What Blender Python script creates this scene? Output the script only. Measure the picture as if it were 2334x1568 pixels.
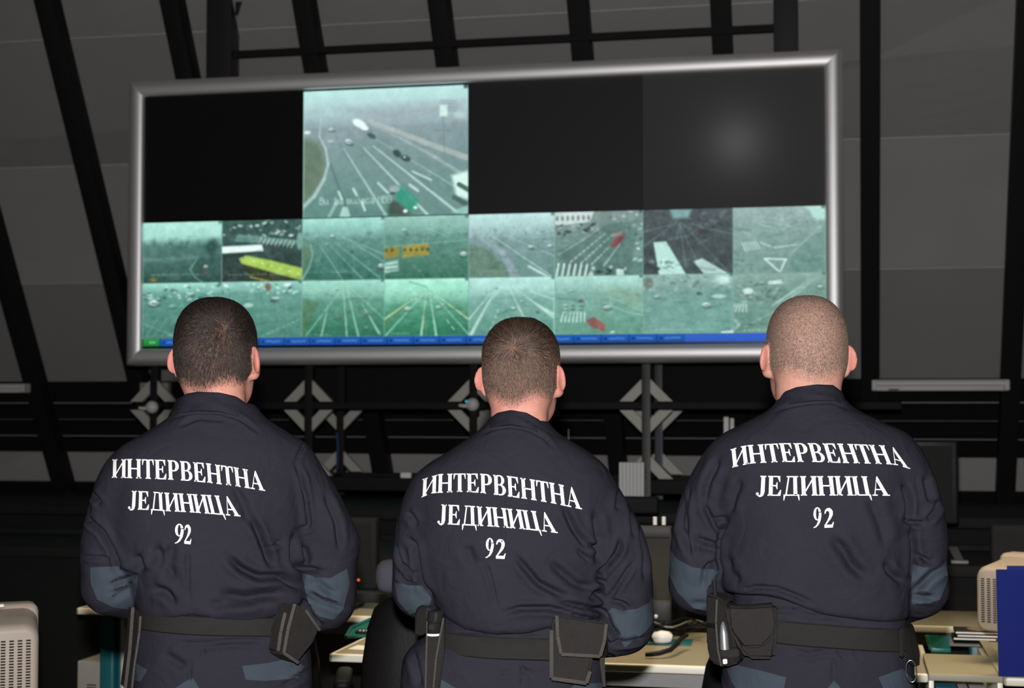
import bpy, bmesh, math, random
import numpy as np
from mathutils import Vector, Matrix
from mathutils.bvhtree import BVHTree

S = bpy.context.scene
for o in list(bpy.data.objects):
    bpy.data.objects.remove(o)
random.seed(7)
RNG = np.random.default_rng(11)
R = math.radians

# ------------------------------------------------------------------ camera
EYE = Vector((0, 0, 1.55))
F_PX, YAW, PITCH = 3592.0, R(11.97), R(2.245)
cam_data = bpy.data.cameras.new('camera')
cam = bpy.data.objects.new('camera', cam_data)
S.collection.objects.link(cam)
cam.location = EYE
cam.rotation_euler = (R(90) + PITCH, 0, YAW)
cam_data.sensor_width = 36
cam_data.lens = F_PX / 2334 * 36
cam_data.clip_end = 100
cam_data.dof.use_dof = True
cam_data.dof.focus_distance = 3.3
cam_data.dof.aperture_fstop = 6.3
S.camera = cam
CAM_M = Matrix.Translation(EYE) @ cam.rotation_euler.to_matrix().to_4x4()

# ------------------------------------------------------------------ world, lights, exposure
w = bpy.data.worlds.new('dim_room')
S.world = w
w.use_nodes = True
w.node_tree.nodes['Background'].inputs[0].default_value = (1.0, 0.95, 0.88, 1)
w.node_tree.nodes['Background'].inputs[1].default_value = 0.012
S.view_settings.view_transform = 'Standard'
S.view_settings.look = 'None'
S.view_settings.gamma = 1
S.view_settings.exposure = 0.0
S.view_settings.use_curve_mapping = False

def light(name, kind, loc, power, color=(1, 1, 1), rot=(0, 0, 0), **kw):
    d = bpy.data.lights.new(name, kind)
    d.energy = power
    d.color = color
    for k, v in kw.items():
        setattr(d, k, v)
    o = bpy.data.objects.new(name, d)
    S.collection.objects.link(o)
    o.location = loc
    o.rotation_euler = rot
    return o

# the photographer's flash, on top of the camera
fl = EYE + Vector((-0.01, 0.0, 0.17))
light('camera_flash', 'SPOT', fl, 800, (1.0, 0.98, 0.97), (R(95), 0, YAW),
      shadow_soft_size=0.03, spot_size=R(76), spot_blend=0.8)
# the warm ceiling lamps above the work desks, out of the frame
for lx in (-2.6, -0.9, 0.8):
    light('ceiling_lamp_light', 'AREA', (lx, 5.2, 3.3), 10, (1.0, 0.80, 0.50), (0, 0, 0),
          shape='RECTANGLE', size=1.2, size_y=0.25, spread=R(75))

# ------------------------------------------------------------------ helpers
def ray(px, py):
    """direction of the view through a point of the 2334 x 1568 frame"""
    v = Vector(((px - 1167) / F_PX, -(py - 784) / F_PX, -1))
    return (CAM_M.to_3x3() @ v)
def at_y(px, py, Y):
    d = ray(px, py)
    return EYE + d * (Y / d.y)
def at_z(px, py, Z):
    d = ray(px, py)
    return EYE + d * ((Z - EYE.z) / d.z)
FWD = Vector((-math.sin(YAW), math.cos(YAW), 0))
def at_d(px, py, dist):
    d = ray(px, py)
    return EYE + d * (dist / d.dot(FWD))

def srgb(c):
    c = np.asarray(c, float) / 255
    return np.where(c <= 0.04045, c / 12.92, ((c + 0.055) / 1.055) ** 2.4)
def lin(r, g, b):
    return tuple(srgb((r, g, b))) + (1,)

def mat(name, color, rough=0.6, metal=0.0, noise=0.0, nscale=30, bump=0.0, bscale=200, spec=0.5, sheen=0.0, stretch=(1, 1, 1), emit=None, estr=0):
    m = bpy.data.materials.new(name)
    m.use_nodes = True
    nt = m.node_tree
    b = nt.nodes['Principled BSDF']
    b.inputs['Base Color'].default_value = color
    b.inputs['Roughness'].default_value = rough
    b.inputs['Metallic'].default_value = metal
    b.inputs['Specular IOR Level'].default_value = spec
    if sheen:
        b.inputs['Sheen Weight'].default_value = sheen
        b.inputs['Sheen Roughness'].default_value = 0.5
    if emit:
        b.inputs['Emission Color'].default_value = emit
        b.inputs['Emission Strength'].default_value = estr
    tc = nt.nodes.new('ShaderNodeTexCoord')
    mp = nt.nodes.new('ShaderNodeMapping')
    mp.inputs['Scale'].default_value = stretch
    nt.links.new(tc.outputs['Object'], mp.inputs[0])
    n = nt.nodes.new('ShaderNodeTexNoise')
    n.inputs['Scale'].default_value = nscale
    n.inputs['Detail'].default_value = 4
    nt.links.new(mp.outputs[0], n.inputs['Vector'])
    mx = nt.nodes.new('ShaderNodeMix')
    mx.data_type = 'RGBA'
    mx.inputs[6].default_value = tuple(c * (1 - noise) for c in color[:3]) + (1,)
    mx.inputs[7].default_value = tuple(min(1, c * (1 + noise)) for c in color[:3]) + (1,)
    nt.links.new(n.outputs['Fac'], mx.inputs[0])
    nt.links.new(mx.outputs[2], b.inputs['Base Color'])
    if bump:
        n2 = nt.nodes.new('ShaderNodeTexNoise')
        n2.inputs['Scale'].default_value = bscale
        n2.inputs['Detail'].default_value = 3
        nt.links.new(mp.outputs[0], n2.inputs['Vector'])
        bp = nt.nodes.new('ShaderNodeBump')
        bp.inputs['Strength'].default_value = bump
        bp.inputs['Distance'].default_value = 0.01
        nt.links.new(n2.outputs['Fac'], bp.inputs['Height'])
        nt.links.new(bp.outputs[0], b.inputs['Normal'])
    return m

M = {}
M['wall'] = mat('grey_wall_panel', (0.55, 0.54, 0.535, 1), 0.8, noise=0.06, nscale=3)
M['floor'] = mat('dark_carpet', (0.045, 0.04, 0.032, 1), 0.95, noise=0.3, nscale=60)
M['black'] = mat('matt_black_paint', (0.012, 0.012, 0.012, 1), 0.7, noise=0.2, spec=0.2)
M['blackwood'] = mat('black_board', (0.010, 0.010, 0.010, 1), 0.75, noise=0.2, spec=0.15)
M['alu'] = mat('satin_aluminium', (0.98, 0.965, 0.97, 1), 0.50, 0.80, noise=0.03, nscale=8)
M['alu_dark'] = mat('dark_profile', (0.05, 0.05, 0.05, 1), 0.5, 0.4, noise=0.1)
M['brace'] = mat('grey_brace', (0.44, 0.43, 0.38, 1), 0.55, 0.1, noise=0.05)
M['panel_off'] = mat('switched_off_screen', (0.012, 0.012, 0.013, 1), 0.33, spec=0.25)
M['white'] = mat('white_enamel', (0.75, 0.74, 0.72, 1), 0.45, noise=0.03)
M['lampgrey'] = mat('lamp_housing', (0.62, 0.59, 0.58, 1), 0.5, noise=0.05)
M['beech'] = mat('pale_desk_laminate', (0.29, 0.26, 0.19, 1), 0.5, noise=0.05, nscale=12)
M['edge'] = mat('cream_desk_edge', (0.86, 0.82, 0.68, 1), 0.35, noise=0.03)
M['teal'] = mat('teal_lacquer', (0.012, 0.13, 0.15, 1), 0.4, noise=0.05)
M['teal_plastic'] = mat('teal_green_plastic', (0.012, 0.14, 0.105, 1), 0.35, noise=0.05)
M['greydark'] = mat('grey_shade_plastic', (0.22, 0.22, 0.22, 1), 0.5, noise=0.05)
M['beige'] = mat('beige_plastic', (0.40, 0.335, 0.28, 1), 0.5, noise=0.04, bump=0.05, bscale=400)
M['slot'] = mat('vent_dark', (0.03, 0.022, 0.02, 1), 0.8, spec=0.1)
M['plastic'] = mat('black_plastic', (0.010, 0.010, 0.011, 1), 0.45, noise=0.1, spec=0.25)
M['greyplastic'] = mat('charcoal_plastic', (0.026, 0.026, 0.027, 1), 0.5, noise=0.05, spec=0.25)
M['cabtop'] = mat('cream_laminate', (0.34, 0.31, 0.22, 1), 0.5, noise=0.04)
M['leather'] = mat('black_leather', (0.006, 0.0055, 0.0055, 1), 0.5, noise=0.2, bump=0.05, bscale=120, spec=0.10)
M['headfab'] = mat('slate_fabric', (0.05, 0.05, 0.066, 1), 0.9, noise=0.12, nscale=150, bump=0.2, bscale=500)
M['blue'] = mat('blue_binder_cloth', (0.009, 0.018, 0.18, 1), 0.7, noise=0.12, nscale=14, spec=0.2)
M['paper'] = mat('white_paper', (0.82, 0.81, 0.80, 1), 0.8, noise=0.02)
M['lcd'] = mat('flash_sheen_lcd', (0.034, 0.030, 0.024, 1), 0.5, noise=0.1, nscale=10, spec=0.12)  # brownish grey holds the flash reflected in the screen
M['chrome'] = mat('chromed_steel', (0.75, 0.75, 0.75, 1), 0.18, 1.0)
M['greycase'] = mat('grey_metal_case', (0.30, 0.29, 0.27, 1), 0.6, noise=0.05)

class MB:
    """collects shapes and links them as one mesh object"""
    def __init__(self):
        self.v, self.f, self.sm = [], [], []
    def add(self, verts, faces, smooth=False):
        n = len(self.v)
        self.v += [tuple(p) for p in verts]
        self.f += [tuple(i + n for i in f) for f in faces]
        self.sm += [smooth] * len(faces)
        return self
    def box(self, c, s, rot=None, bev=0.0):
        bm = bmesh.new()
        bmesh.ops.create_cube(bm, size=1)
        for v in bm.verts:
            v.co = Vector((v.co.x * s[0], v.co.y * s[1], v.co.z * s[2]))
        if bev:
            bmesh.ops.bevel(bm, geom=bm.edges[:], offset=min(bev, min(s) * 0.49), segments=3, affect='EDGES', profile=0.5)
        m = Matrix.Translation(Vector(c))
        if rot is not None:
            m = m @ (rot.to_4x4() if isinstance(rot, Matrix) else Matrix.Rotation(rot, 4, 'Z'))
        bm.verts.index_update()
        self.add([m @ v.co for v in bm.verts], [[v.index for v in f.verts] for f in bm.faces], bool(bev))
        bm.free()
        return self
    def lohi(self, lo, hi, bev=0.0):
        lo, hi = Vector(lo), Vector(hi)
        return self.box((lo + hi) / 2, hi - lo, None, bev)
    def bar(self, a, b, wd, th, bev=0.0, up=(0, 0, 1)):
        a, b = Vector(a), Vector(b)
        z = (b - a).normalized()
        x = Vector(up).cross(z)
        if x.length < 1e-4:
            x = Vector((1, 0, 0))
        x.normalize()
        y = z.cross(x)
        m = Matrix((x, y, z)).transposed()
        return self.box((a + b) / 2, (wd, th, (b - a).length), m, bev)
    def tube(self, pts, r, n=10, cap=True):
        pts = [Vector(p) for p in pts]
        rs = r if isinstance(r, (list, tuple)) else [r] * len(pts)
        rings = []
        up = Vector((0.3, 0.2, 1))
        for i, p in enumerate(pts):
            t = (pts[min(i + 1, len(pts) - 1)] - pts[max(i - 1, 0)]).normalized()
            x = up.cross(t).normalized()
            y = t.cross(x)
            up = y if abs(y.dot(t)) < 0.5 else up
            rings.append([p + (x * math.cos(k * 2 * math.pi / n) + y * math.sin(k * 2 * math.pi / n)) * rs[i] for k in range(n)])
        vs = [q for g in rings for q in g]
        fs = [(i * n + k, i * n + (k + 1) % n, (i + 1) * n + (k + 1) % n, (i + 1) * n + k) for i in range(len(pts) - 1) for k in range(n)]
        if cap:
            fs += [tuple(range(n - 1, -1, -1)), tuple((len(pts) - 1) * n + k for k in range(n))]
        return self.add(vs, fs, True)
    def lathe(self, prof, c, n=24, m=None):
        vs, fs = [], []
        for (r, z) in prof:
            for k in range(n):
                a = 2 * math.pi * k / n
                p = Vector((r * math.cos(a), r * math.sin(a), z))
                if m is not None:
                    p = m @ p
                vs.append(Vector(c) + p)
        for i in range(len(prof) - 1):
            for k in range(n):
                fs.append((i * n + k, i * n + (k + 1) % n, (i + 1) * n + (k + 1) % n, (i + 1) * n + k))
        return self.add(vs, fs, True)
    def prism(self, poly, off):
        """polygon (3-D points) extruded by a vector"""
        n = len(poly)
        off = Vector(off)
        vs = [Vector(p) for p in poly] + [Vector(p) + off for p in poly]
        fs = [tuple(range(n)), tuple(range(2 * n - 1, n - 1, -1))]
        fs += [(i, i + n, (i + 1) % n + n, (i + 1) % n) for i in range(n)]
        return self.add(vs, fs)
    def build(self, name, m, parent=None, origin=None, fixn=True):
        o0 = Vector(parent['_o']) if parent is not None and '_o' in parent else Vector((0, 0, 0))
        if parent is None and origin is not None:
            o0 = Vector(origin)
        me = bpy.data.meshes.new(name)
        me.from_pydata([tuple(Vector(p) - o0) for p in self.v], [], self.f)
        me.polygons.foreach_set('use_smooth', self.sm)
        if fixn:
            bm = bmesh.new()
            bm.from_mesh(me)
            bmesh.ops.recalc_face_normals(bm, faces=bm.faces[:])
            bm.to_mesh(me)
            bm.free()
        if any(self.sm):
            try:
                me.set_sharp_from_angle(angle=R(42))
            except Exception:
                pass
        me.materials.append(M[m] if isinstance(m, str) else m)
        o = bpy.data.objects.new(name, me)
        S.collection.objects.link(o)
        if parent is not None:
            o.parent = parent
            o['_o'] = tuple(parent['_o']) if '_o' in parent else (0, 0, 0)
        else:
            o.location = o0
            o['_o'] = tuple(o0)
        return o

def tag(o, label, cat, group=None, kind=None):
    o['label'] = label
    o['category'] = cat
    if group:
        o['group'] = group
    if kind:
        o['kind'] = kind
    return o
def thing(name, loc, label, cat, group=None, rotz=0):
    o = bpy.data.objects.new(name, None)
    o.empty_display_size = 0.1
    S.collection.objects.link(o)
    o.location = loc
    o.rotation_euler.z = rotz
    o['_o'] = tuple(loc)
    return tag(o, label, cat, group)
def struct(mb, name, m):
    o = mb.build(name, m)
    o['kind'] = 'structure'
    return o
# ------------------------------------------------------------------ the room
def wall_y(z):
    return 10.3 - (z - 1.89) / math.tan(R(60))
TH = R(60)
SL = Vector((0, -math.cos(TH), math.sin(TH)))           # up along the sloping wall
NW = Vector((0, -math.sin(TH), -math.cos(TH)))          # its normal, into the room

struct(MB().lohi((-9, -1.5, -0.12), (7, 12.5, 0)), 'floor', 'floor')
mb = MB()
b0 = Vector((0, wall_y(0.0), 0.0))
for i in range(8):                                      # rows of wall panels with fine joints
    s0, s1 = i * 0.86 + 0.19, (i + 1) * 0.86 + 0.19 - 0.006
    p, q = b0 + SL * s0, b0 + SL * s1
    mb.prism([(-9, p.y, p.z), (7, p.y, p.z), (7, q.y, q.z), (-9, q.y, q.z)], -NW * 0.03)
mb.prism([(-9, b0.y, 0), (7, b0.y, 0), (7, (b0 + SL * 7.2).y, (b0 + SL * 7.2).z), (-9, (b0 + SL * 7.2).y, (b0 + SL * 7.2).z)], -NW * 0.09)
struct(mb, 'wall_back', 'wall')

def wall_hit(px, py, off):
    d = ray(px, py)
    p0 = b0 + NW * off
    return EYE + d * ((p0 - EYE).dot(NW) / d.dot(NW))
# black rafters on the slope
tn = 1
for (x0, y0, x1, y1) in [(-120, 130, 70, 860), (100, 0, 310, 840), (392, 0, 425, 178), (692, 0, 718, 165), (1003, 0, 1016, 150),
                         (1318, 0, 1327, 138), (1644, 0, 1646, 120), (1986, 0, 1982, 865), (2340, 0, 2306, 860)]:
    a, c = wall_hit(x0, y0, 0.09), wall_hit(x1, y1, 0.09)
    xm = c.x * 0.6 + a.x * 0.4
    e0, e1 = b0 + SL * 0.1 + NW * 0.07, b0 + SL * 6.9 + NW * 0.07
    struct(MB().bar((xm, e0.y, e0.z), (xm, e1.y, e1.z), 0.115, 0.14, 0.004), 'trim_%d' % tn, 'black')
    tn += 1
# black boards across the slope below the screen
def zat(py, off):
    return wall_hit(1100, py, off)
for (ya, yb) in [(871, 917), (924, 957), (963, 996), (1003, 1036), (1112, 1240)]:
    a, c = zat(ya, 0.03), zat(yb, 0.03)
    mb = MB().prism([(-9, a.y, a.z), (7, a.y, a.z), (7, c.y, c.z), (-9, c.y, c.z)], -NW * 0.045)
    struct(mb, 'trim_%d' % tn, 'blackwood')
    tn += 1

# ------------------------------------------------------------------ video wall
SX0, SX1, SZ0, SZ1, SY = -4.104, -0.104, 1.888, 3.402, 8.73
ZR = (SZ0 + SZ1) / 2
vw = thing('video_wall', (-2.1, SY + 0.1, SZ0 - 0.1), 'wide video wall of traffic camera pictures in a rounded silver frame', 'video wall')
prof = [(0.0, 0.012), (0.0, -0.018), (0.008, -0.027), (0.025, -0.034), (0.045, -0.037), (0.065, -0.036), (0.080, -0.030), (0.091, -0.018), (0.096, 0.0), (0.097, 0.03), (0.097, 0.16), (0.0, 0.16)]
def frame_bar(side):
    vs, ends = [], None
    def cor(t, which):
        return {'bl': (SX0 - t, SZ0 - t), 'br': (SX1 + t, SZ0 - t), 'tl': (SX0 - t, SZ1 + t), 'tr': (SX1 + t, SZ1 + t)}[which]
    a, c = {'top': ('tl', 'tr'), 'bottom': ('bl', 'br'), 'left': ('bl', 'tl'), 'right': ('br', 'tr')}[side]
    n = len(prof)
    for e in (a, c):
        for (t, y) in prof:
            x, z = cor(t, e)
            vs.append((x, SY + y, z))
    fs = [(i, (i + 1) % n, (i + 1) % n + n, i + n) for i in range(n)] + [tuple(range(n)), tuple(range(2 * n - 1, n - 1, -1))]
    m = MB().add(vs, fs)
    m.sm = [True] * (n) + [False, False]
    return m
for s in ('top', 'bottom', 'left', 'right'):
    frame_bar(s).build('frame_bar', 'alu', vw)
# eight projection panels
def lean_mat(name, lum, rough, spec, tilt):
    m = mat(name, (lum, lum, lum * 1.03, 1), rough, spec=spec)
    if tilt:
        nt = m.node_tree
        g = nt.nodes.new('ShaderNodeNewGeometry')
        a = nt.nodes.new('ShaderNodeVectorMath')
        a.operation = 'ADD'
        a.inputs[1].default_value = tilt
        nn = nt.nodes.new('ShaderNodeVectorMath')
        nn.operation = 'NORMALIZE'
        nt.links.new(g.outputs['Normal'], a.inputs[0])
        nt.links.new(a.outputs[0], nn.inputs[0])
        nt.links.new(nn.outputs[0], nt.nodes['Principled BSDF'].inputs['Normal'])
    return m
pm = [M['panel_off'], M['panel_off'], lean_mat('faint_glare_screen', 0.030, 0.5, 0.2, None), lean_mat('flash_glare_screen', 0.085, 0.15, 0.005, (0.066, 0, -0.157))]  # last two: flash reflection put into a lighter base, tilted normal places its glow
panels = {}
for r_ in range(2):
    for c_ in range(4):
        x0, x1 = SX0 + c_, SX0 + c_ + 1
        z0, z1 = (ZR, SZ1) if r_ == 0 else (SZ0, ZR)
        panels[r_, c_] = MB().lohi((x0 + 0.0008, SY, z0), (x1 - 0.0008, SY + 0.1, z1)).build('screen_panel', pm[c_] if r_ == 0 else pm[0], vw)
MB().lohi((SX0 - 0.02, SY + 0.1, SZ0 - 0.02), (SX1 + 0.02, SY + 0.3, SZ1 + 0.02)).build('rear_housing', 'black', vw)

feedmat = bpy.data.materials.new('lit_screen_picture')
feedmat.use_nodes = True
_nt = feedmat.node_tree
_b = _nt.nodes['Principled BSDF']
_b.inputs['Base Color'].default_value = (0.01, 0.01, 0.01, 1)
_b.inputs['Roughness'].default_value = 0.6
_b.inputs['Specular IOR Level'].default_value = 0.1
_a = _nt.nodes.new('ShaderNodeVertexColor')
_a.layer_name = 'picture'
_nt.links.new(_a.outputs[0], _b.inputs['Emission Color'])
_b.inputs['Emission Strength'].default_value = 1.0

class Pic:
    """a small raster the camera feeds are painted on, u right, v down, both 0..1"""
    def __init__(s, W, H, top, bot, hor=0.35, sky=None):
        s.W, s.H = W, H
        s.u, s.v = np.meshgrid((np.arange(W) + 0.5) / W, (np.arange(H) + 0.5) / H)
        t = np.clip((s.v - 0.0) / 1.0, 0, 1)[..., None]
        s.a = np.array(top, float) * (1 - t) + np.array(bot, float) * t
        s.asp = W / H
        if sky is not None:
            k = np.clip(1 - s.v / hor, 0, 1)[..., None] ** 0.7
            s.a = s.a * (1 - k) + np.array(sky, float) * k
    def mix(s, al, c):
        al = np.clip(al, 0, 1)[..., None]
        s.a = s.a * (1 - al) + np.array(c, float) * al
        return s
    def line(s, p0, p1, w, c, al=1.0, w1=None, soft=0.006):
        x0, y0 = p0[0] * s.asp, p0[1]
        x1, y1 = p1[0] * s.asp, p1[1]
        X, Y = s.u * s.asp, s.v
        L = (x1 - x0) ** 2 + (y1 - y0) ** 2 + 1e-9
        t = np.clip(((X - x0) * (x1 - x0) + (Y - y0) * (y1 - y0)) / L, 0, 1)
        d = np.hypot(X - x0 - t * (x1 - x0), Y - y0 - t * (y1 - y0))
        ww = w + ((w if w1 is None else w1) - w) * t
        return s.mix(al * np.clip((ww - d) / soft + 0.5, 0, 1), c)
    def dash(s, p0, p1, n, w, c, al=1.0, w1=None, duty=0.5):
        for i in range(n):
            a, b = i / n, (i + duty) / n
            q = lambda t: (p0[0] + (p1[0] - p0[0]) * t ** 1.0, p0[1] + (p1[1] - p0[1]) * t)
            ww = w + ((w if w1 is None else w1) - w) * a
            s.line(q(a), q(b), ww, c, al)
        return s
    def path(s, pts, w, c, al=1.0, w1=None):
        n = len(pts) - 1
        for i in range(n):
            wa = w + ((w if w1 is None else w1) - w) * i / n
            wb = w + ((w if w1 is None else w1) - w) * (i + 1) / n
            s.line(pts[i], pts[i + 1], wa, c, al, wb)
        return s
    def blob(s, x, y, rx, ry, c, al=1.0, ang=0.0, hard=3.0):
        X, Y = (s.u - x) * s.asp, s.v - y
        ca, sa = math.cos(ang), math.sin(ang)
        d = np.sqrt(((X * ca + Y * sa) / (rx * s.asp)) ** 2 + ((-X * sa + Y * ca) / ry) ** 2)
        return s.mix(al * np.clip((1 - d) * hard, 0, 1), c)
    def poly(s, pts, c, al=1.0, soft=0.012):
        X, Y = s.u * s.asp, s.v
        P = [(p[0] * s.asp, p[1]) for p in pts]
        ar = sum(P[i][0] * P[(i + 1) % len(P)][1] - P[(i + 1) % len(P)][0] * P[i][1] for i in range(len(P)))
        sg = 1 if ar > 0 else -1
        d = np.full(X.shape, 1e9)
        for i in range(len(P)):
            (x0, y0), (x1, y1) = P[i], P[(i + 1) % len(P)]
            L = math.hypot(x1 - x0, y1 - y0) + 1e-9
            d = np.minimum(d, sg * ((x1 - x0) * (Y - y0) - (y1 - y0) * (X - x0)) / L)
        return s.mix(al * np.clip(d / soft + 0.5, 0, 1), c)
    def car(s, x, y, k, c=(225, 245, 240), ang=0.0, dark=(40, 70, 66)):
        s.blob(x + 0.1 * k, y + 0.35 * k, 0.75 * k, 0.45 * k, dark, 0.6, ang)
        s.blob(x, y, 0.62 * k, 0.46 * k, c, 0.78, ang, 2)
        s.blob(x - 0.05 * k, y - 0.22 * k, 0.40 * k, 0.30 * k, c, 0.7, ang, 2)
        s.blob(x + 0.06 * k, y + 0.02 * k, 0.42 * k, 0.15 * k, dark, 0.7, ang)
        return s
    def grain(s, amp, cell=5, seed=0):
        g = np.random.default_rng(seed)
        for c in (cell, cell * 3):
            n = g.normal(size=(s.H // c + 2, s.W // c + 2))
            iy, ix = np.arange(s.H) / c, np.arange(s.W) / c
            y0, x0 = iy.astype(int), ix.astype(int)
            fy, fx = (iy - y0)[:, None], (ix - x0)[None]
            m = (n[y0][:, x0] * (1 - fy) * (1 - fx) + n[y0 + 1][:, x0] * fy * (1 - fx) + n[y0][:, x0 + 1] * (1 - fy) * fx + n[y0 + 1][:, x0 + 1] * fy * fx)
            s.a += (m * amp)[..., None]
        return s
    def clutter(s, x0, y0, x1, y1, n, k, seed, al=0.6, cols=((230, 250, 245), (35, 60, 58), (120, 180, 170))):
        g = random.Random(seed)
        for i in range(n):
            s.blob(g.uniform(x0, x1), g.uniform(y0, y1), k * g.uniform(0.5, 1.4), k * g.uniform(0.4, 1.0), g.choice(cols), al, g.uniform(-0.6, 0.6), 1.6)
        return s
    def caption(s, x, y, wd, k=0.02, al=0.5, seed=3):
        """a caption too blurred to read"""
        g = random.Random(seed)
        while wd > 0:
            l = g.uniform(0.8, 1.4) * k
            s.blob(x, y + g.uniform(-0.2, 0.2) * k, 0.5 * l / s.asp, k * g.uniform(0.7, 1.0), (215, 240, 232), al, 0, 1.3)
            x += l * 1.1
            wd -= l * 1.1
            if g.random() < 0.15:
                x += k
        return s
    def build(s, name, lo, hi, parent, y=SY - 0.0015):
        W, H = s.W, s.H
        if H > 20:
            g_ = s.a.mean(2, keepdims=True)
            s.a = s.a * 0.84 + (g_ * np.array((0.96, 1.02, 1.0))) * 0.16
            b_ = s.a.copy()
            b_[1:-1, 1:-1] = (s.a[:-2, 1:-1] + s.a[2:, 1:-1] + s.a[1:-1, :-2] + s.a[1:-1, 2:] + s.a[1:-1, 1:-1] * 2) / 6
            s.a = b_
            k_ = 2 if W > 200 else 1
            for sl in ((slice(None), slice(0, k_)), (slice(None), slice(-1, None)), (slice(-1, None), slice(None))):
                s.a[sl] = s.a[sl] * 0.35 + np.array((160, 212, 200)) * 0.65
        xs, zs = np.linspace(lo[0], hi[0], W), np.linspace(hi[1], lo[1], H)
        X, Z = np.meshgrid(xs, zs)
        o0 = parent['_o']
        co = np.stack([X - o0[0], np.full_like(X, y - o0[1]), Z - o0[2]], -1).reshape(-1, 3)
        i = np.arange(W * H).reshape(H, W)
        q = np.stack([i[:-1, :-1], i[1:, :-1], i[1:, 1:], i[:-1, 1:]], -1).reshape(-1, 4)
        me = bpy.data.meshes.new(name)
        me.vertices.add(len(co))
        me.vertices.foreach_set('co', co.ravel())
        me.loops.add(q.size)
        me.loops.foreach_set('vertex_index', q.ravel())
        me.polygons.add(len(q))
        me.polygons.foreach_set('loop_start', np.arange(len(q)) * 4)
        me.polygons.foreach_set('loop_total', np.full(len(q), 4))
        me.update(calc_edges=True)
        ca = me.color_attributes.new('picture', 'FLOAT_COLOR', 'POINT')
        col = np.ones((W * H, 4))
        col[:, :3] = srgb(np.clip(s.a * 1.08, 0, 255)).reshape(-1, 3)
        ca.data.foreach_set('color', col.ravel())
        me.materials.append(feedmat)
        o = bpy.data.objects.new(name, me)
        S.collection.objects.link(o)
        o.parent = parent
        o['_o'] = tuple(o0)
        return o

MARK = (190, 225, 215)
# the large picture: a motorway seen from above, second panel of the upper row
p = Pic(300, 236, (150, 158, 172), (84, 132, 122), 0.30, (176, 222, 218))
p.poly([(0.1, 0.16), (0.95, 0.14), (1, 0.52), (0.45, 0.25), (0.14, 0.28)], (142, 146, 160), 0.55, 0.1)
p.poly([(-0.05, 0.36), (0.10, 0.40), (0.14, 0.58), (0.10, 0.76), (-0.05, 0.96)], (98, 118, 96), 0.85, 0.05)
p.poly([(0.10, 0.35), (0.14, 0.40), (0.16, 0.58), (0.11, 0.78), (-0.02, 0.98), (0.02, 1.05), (1.05, 1.05), (1.05, 0.90), (0.55, 0.45), (0.32, 0.25)], (108, 140, 138), 0.55, 0.08)
p.path([(0.11, 0.22), (0.10, 0.36), (0.14, 0.46), (0.155, 0.58), (0.13, 0.70), (0.07, 0.83), (-0.02, 0.94)], 0.004, (168, 198, 190), 0.8, 0.016)
p.path([(0.40, 0.25), (0.55, 0.33), (0.75, 0.44), (1.02, 0.58)], 0.016, (172, 180, 176), 0.7, 0.022)
p.path([(0.42, 0.28), (0.60, 0.40), (0.80, 0.55), (1.02, 0.74)], 0.006, (160, 180, 174), 0.6, 0.014)
for (a, b, w0, w1, al) in [((0.17, 0.58), (0.29, 1.02), 0.006, 0.018, -0.5), ((0.25, 0.46), (0.52, 1.02), 0.004, 0.011, 0.6), ((0.37, 0.46), (0.76, 1.0), 0.004, 0.010, 0.75),
                           ((0.43, 0.45), (0.93, 0.98), 0.004, 0.010, 0.75), ((0.45, 0.40), (1.0, 0.85), 0.003, 0.006, 0.4)]:
    p.line(a, b, w0, MARK if al > 0 else (66, 104, 100), abs(al), w1)
p.dash((0.20, 0.36), (0.30, 0.60), 4, 0.003, (70, 100, 104), 0.5)
for (a, b, w_) in [((0.31, 0.78), (0.33, 0.83), 0.010), ((0.46, 0.74), (0.52, 0.82), 0.008), ((0.65, 0.76), (0.70, 0.81), 0.010), ((0.67, 0.66), (0.78, 0.73), 0.007), ((0.22, 0.80), (0.24, 0.86), 0.009), ((0.36, 0.88), (0.38, 0.95), 0.009)]:
    p.line(a, b, w_, MARK, 0.85)
p.poly([(0.245, 0.92), (0.275, 0.92), (0.30, 1.02), (0.22, 1.02)], (180, 216, 206), 0.8)
p.line((0.21, 0.88), (0.15, 1.02), 0.012, (170, 205, 196), 0.6)
p.car(0.175, 0.31, 0.030)
p.car(0.28, 0.41, 0.044, ang=0.35)
p.blob(0.345, 0.27, 0.055, 0.035, (220, 240, 240), 0.95, 0.5)
p.blob(0.375, 0.305, 0.032, 0.022, (225, 245, 240), 0.95, 0.3)
p.blob(0.42, 0.37, 0.035, 0.022, (60, 84, 82), 0.9, 0.5)
p.blob(0.575, 0.515, 0.035, 0.030, (46, 70, 66), 0.9, 0.7)
p.blob(0.625, 0.555, 0.040, 0.028, (58, 78, 72), 0.95, 0.4)
p.blob(0.62, 0.545, 0.008, 0.008, (220, 235, 220), 0.9)
p.blob(0.025, 0.325, 0.025, 0.016, (215, 235, 235), 0.9)
p.blob(0.17, 0.40, 0.025, 0.012, (170, 196, 200), 0.7)
for yy in (0.115, 0.135, 0.165, 0.19):
    p.line((0.83, yy), (0.93, yy + 0.01), 0.004, (124, 134, 140), 0.7)
p.poly([(0.83, 0.15), (0.875, 0.15), (0.875, 0.24), (0.83, 0.24)], (205, 232, 226), 0.85)
p.line((0.85, 0.24), (0.86, 0.60), 0.004, (108, 132, 132), 0.8)
p.line((0.80, 0.345), (0.90, 0.355), 0.008, (110, 136, 136), 0.8)
p.blob(0.95, 0.23, 0.05, 0.045, (190, 214, 216), 0.6, 0, 1.5)
p.poly([(0.90, 0.70), (1.02, 0.66), (1.02, 0.90), (0.93, 0.86)], (205, 238, 230), 0.95, 0.03)
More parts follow.
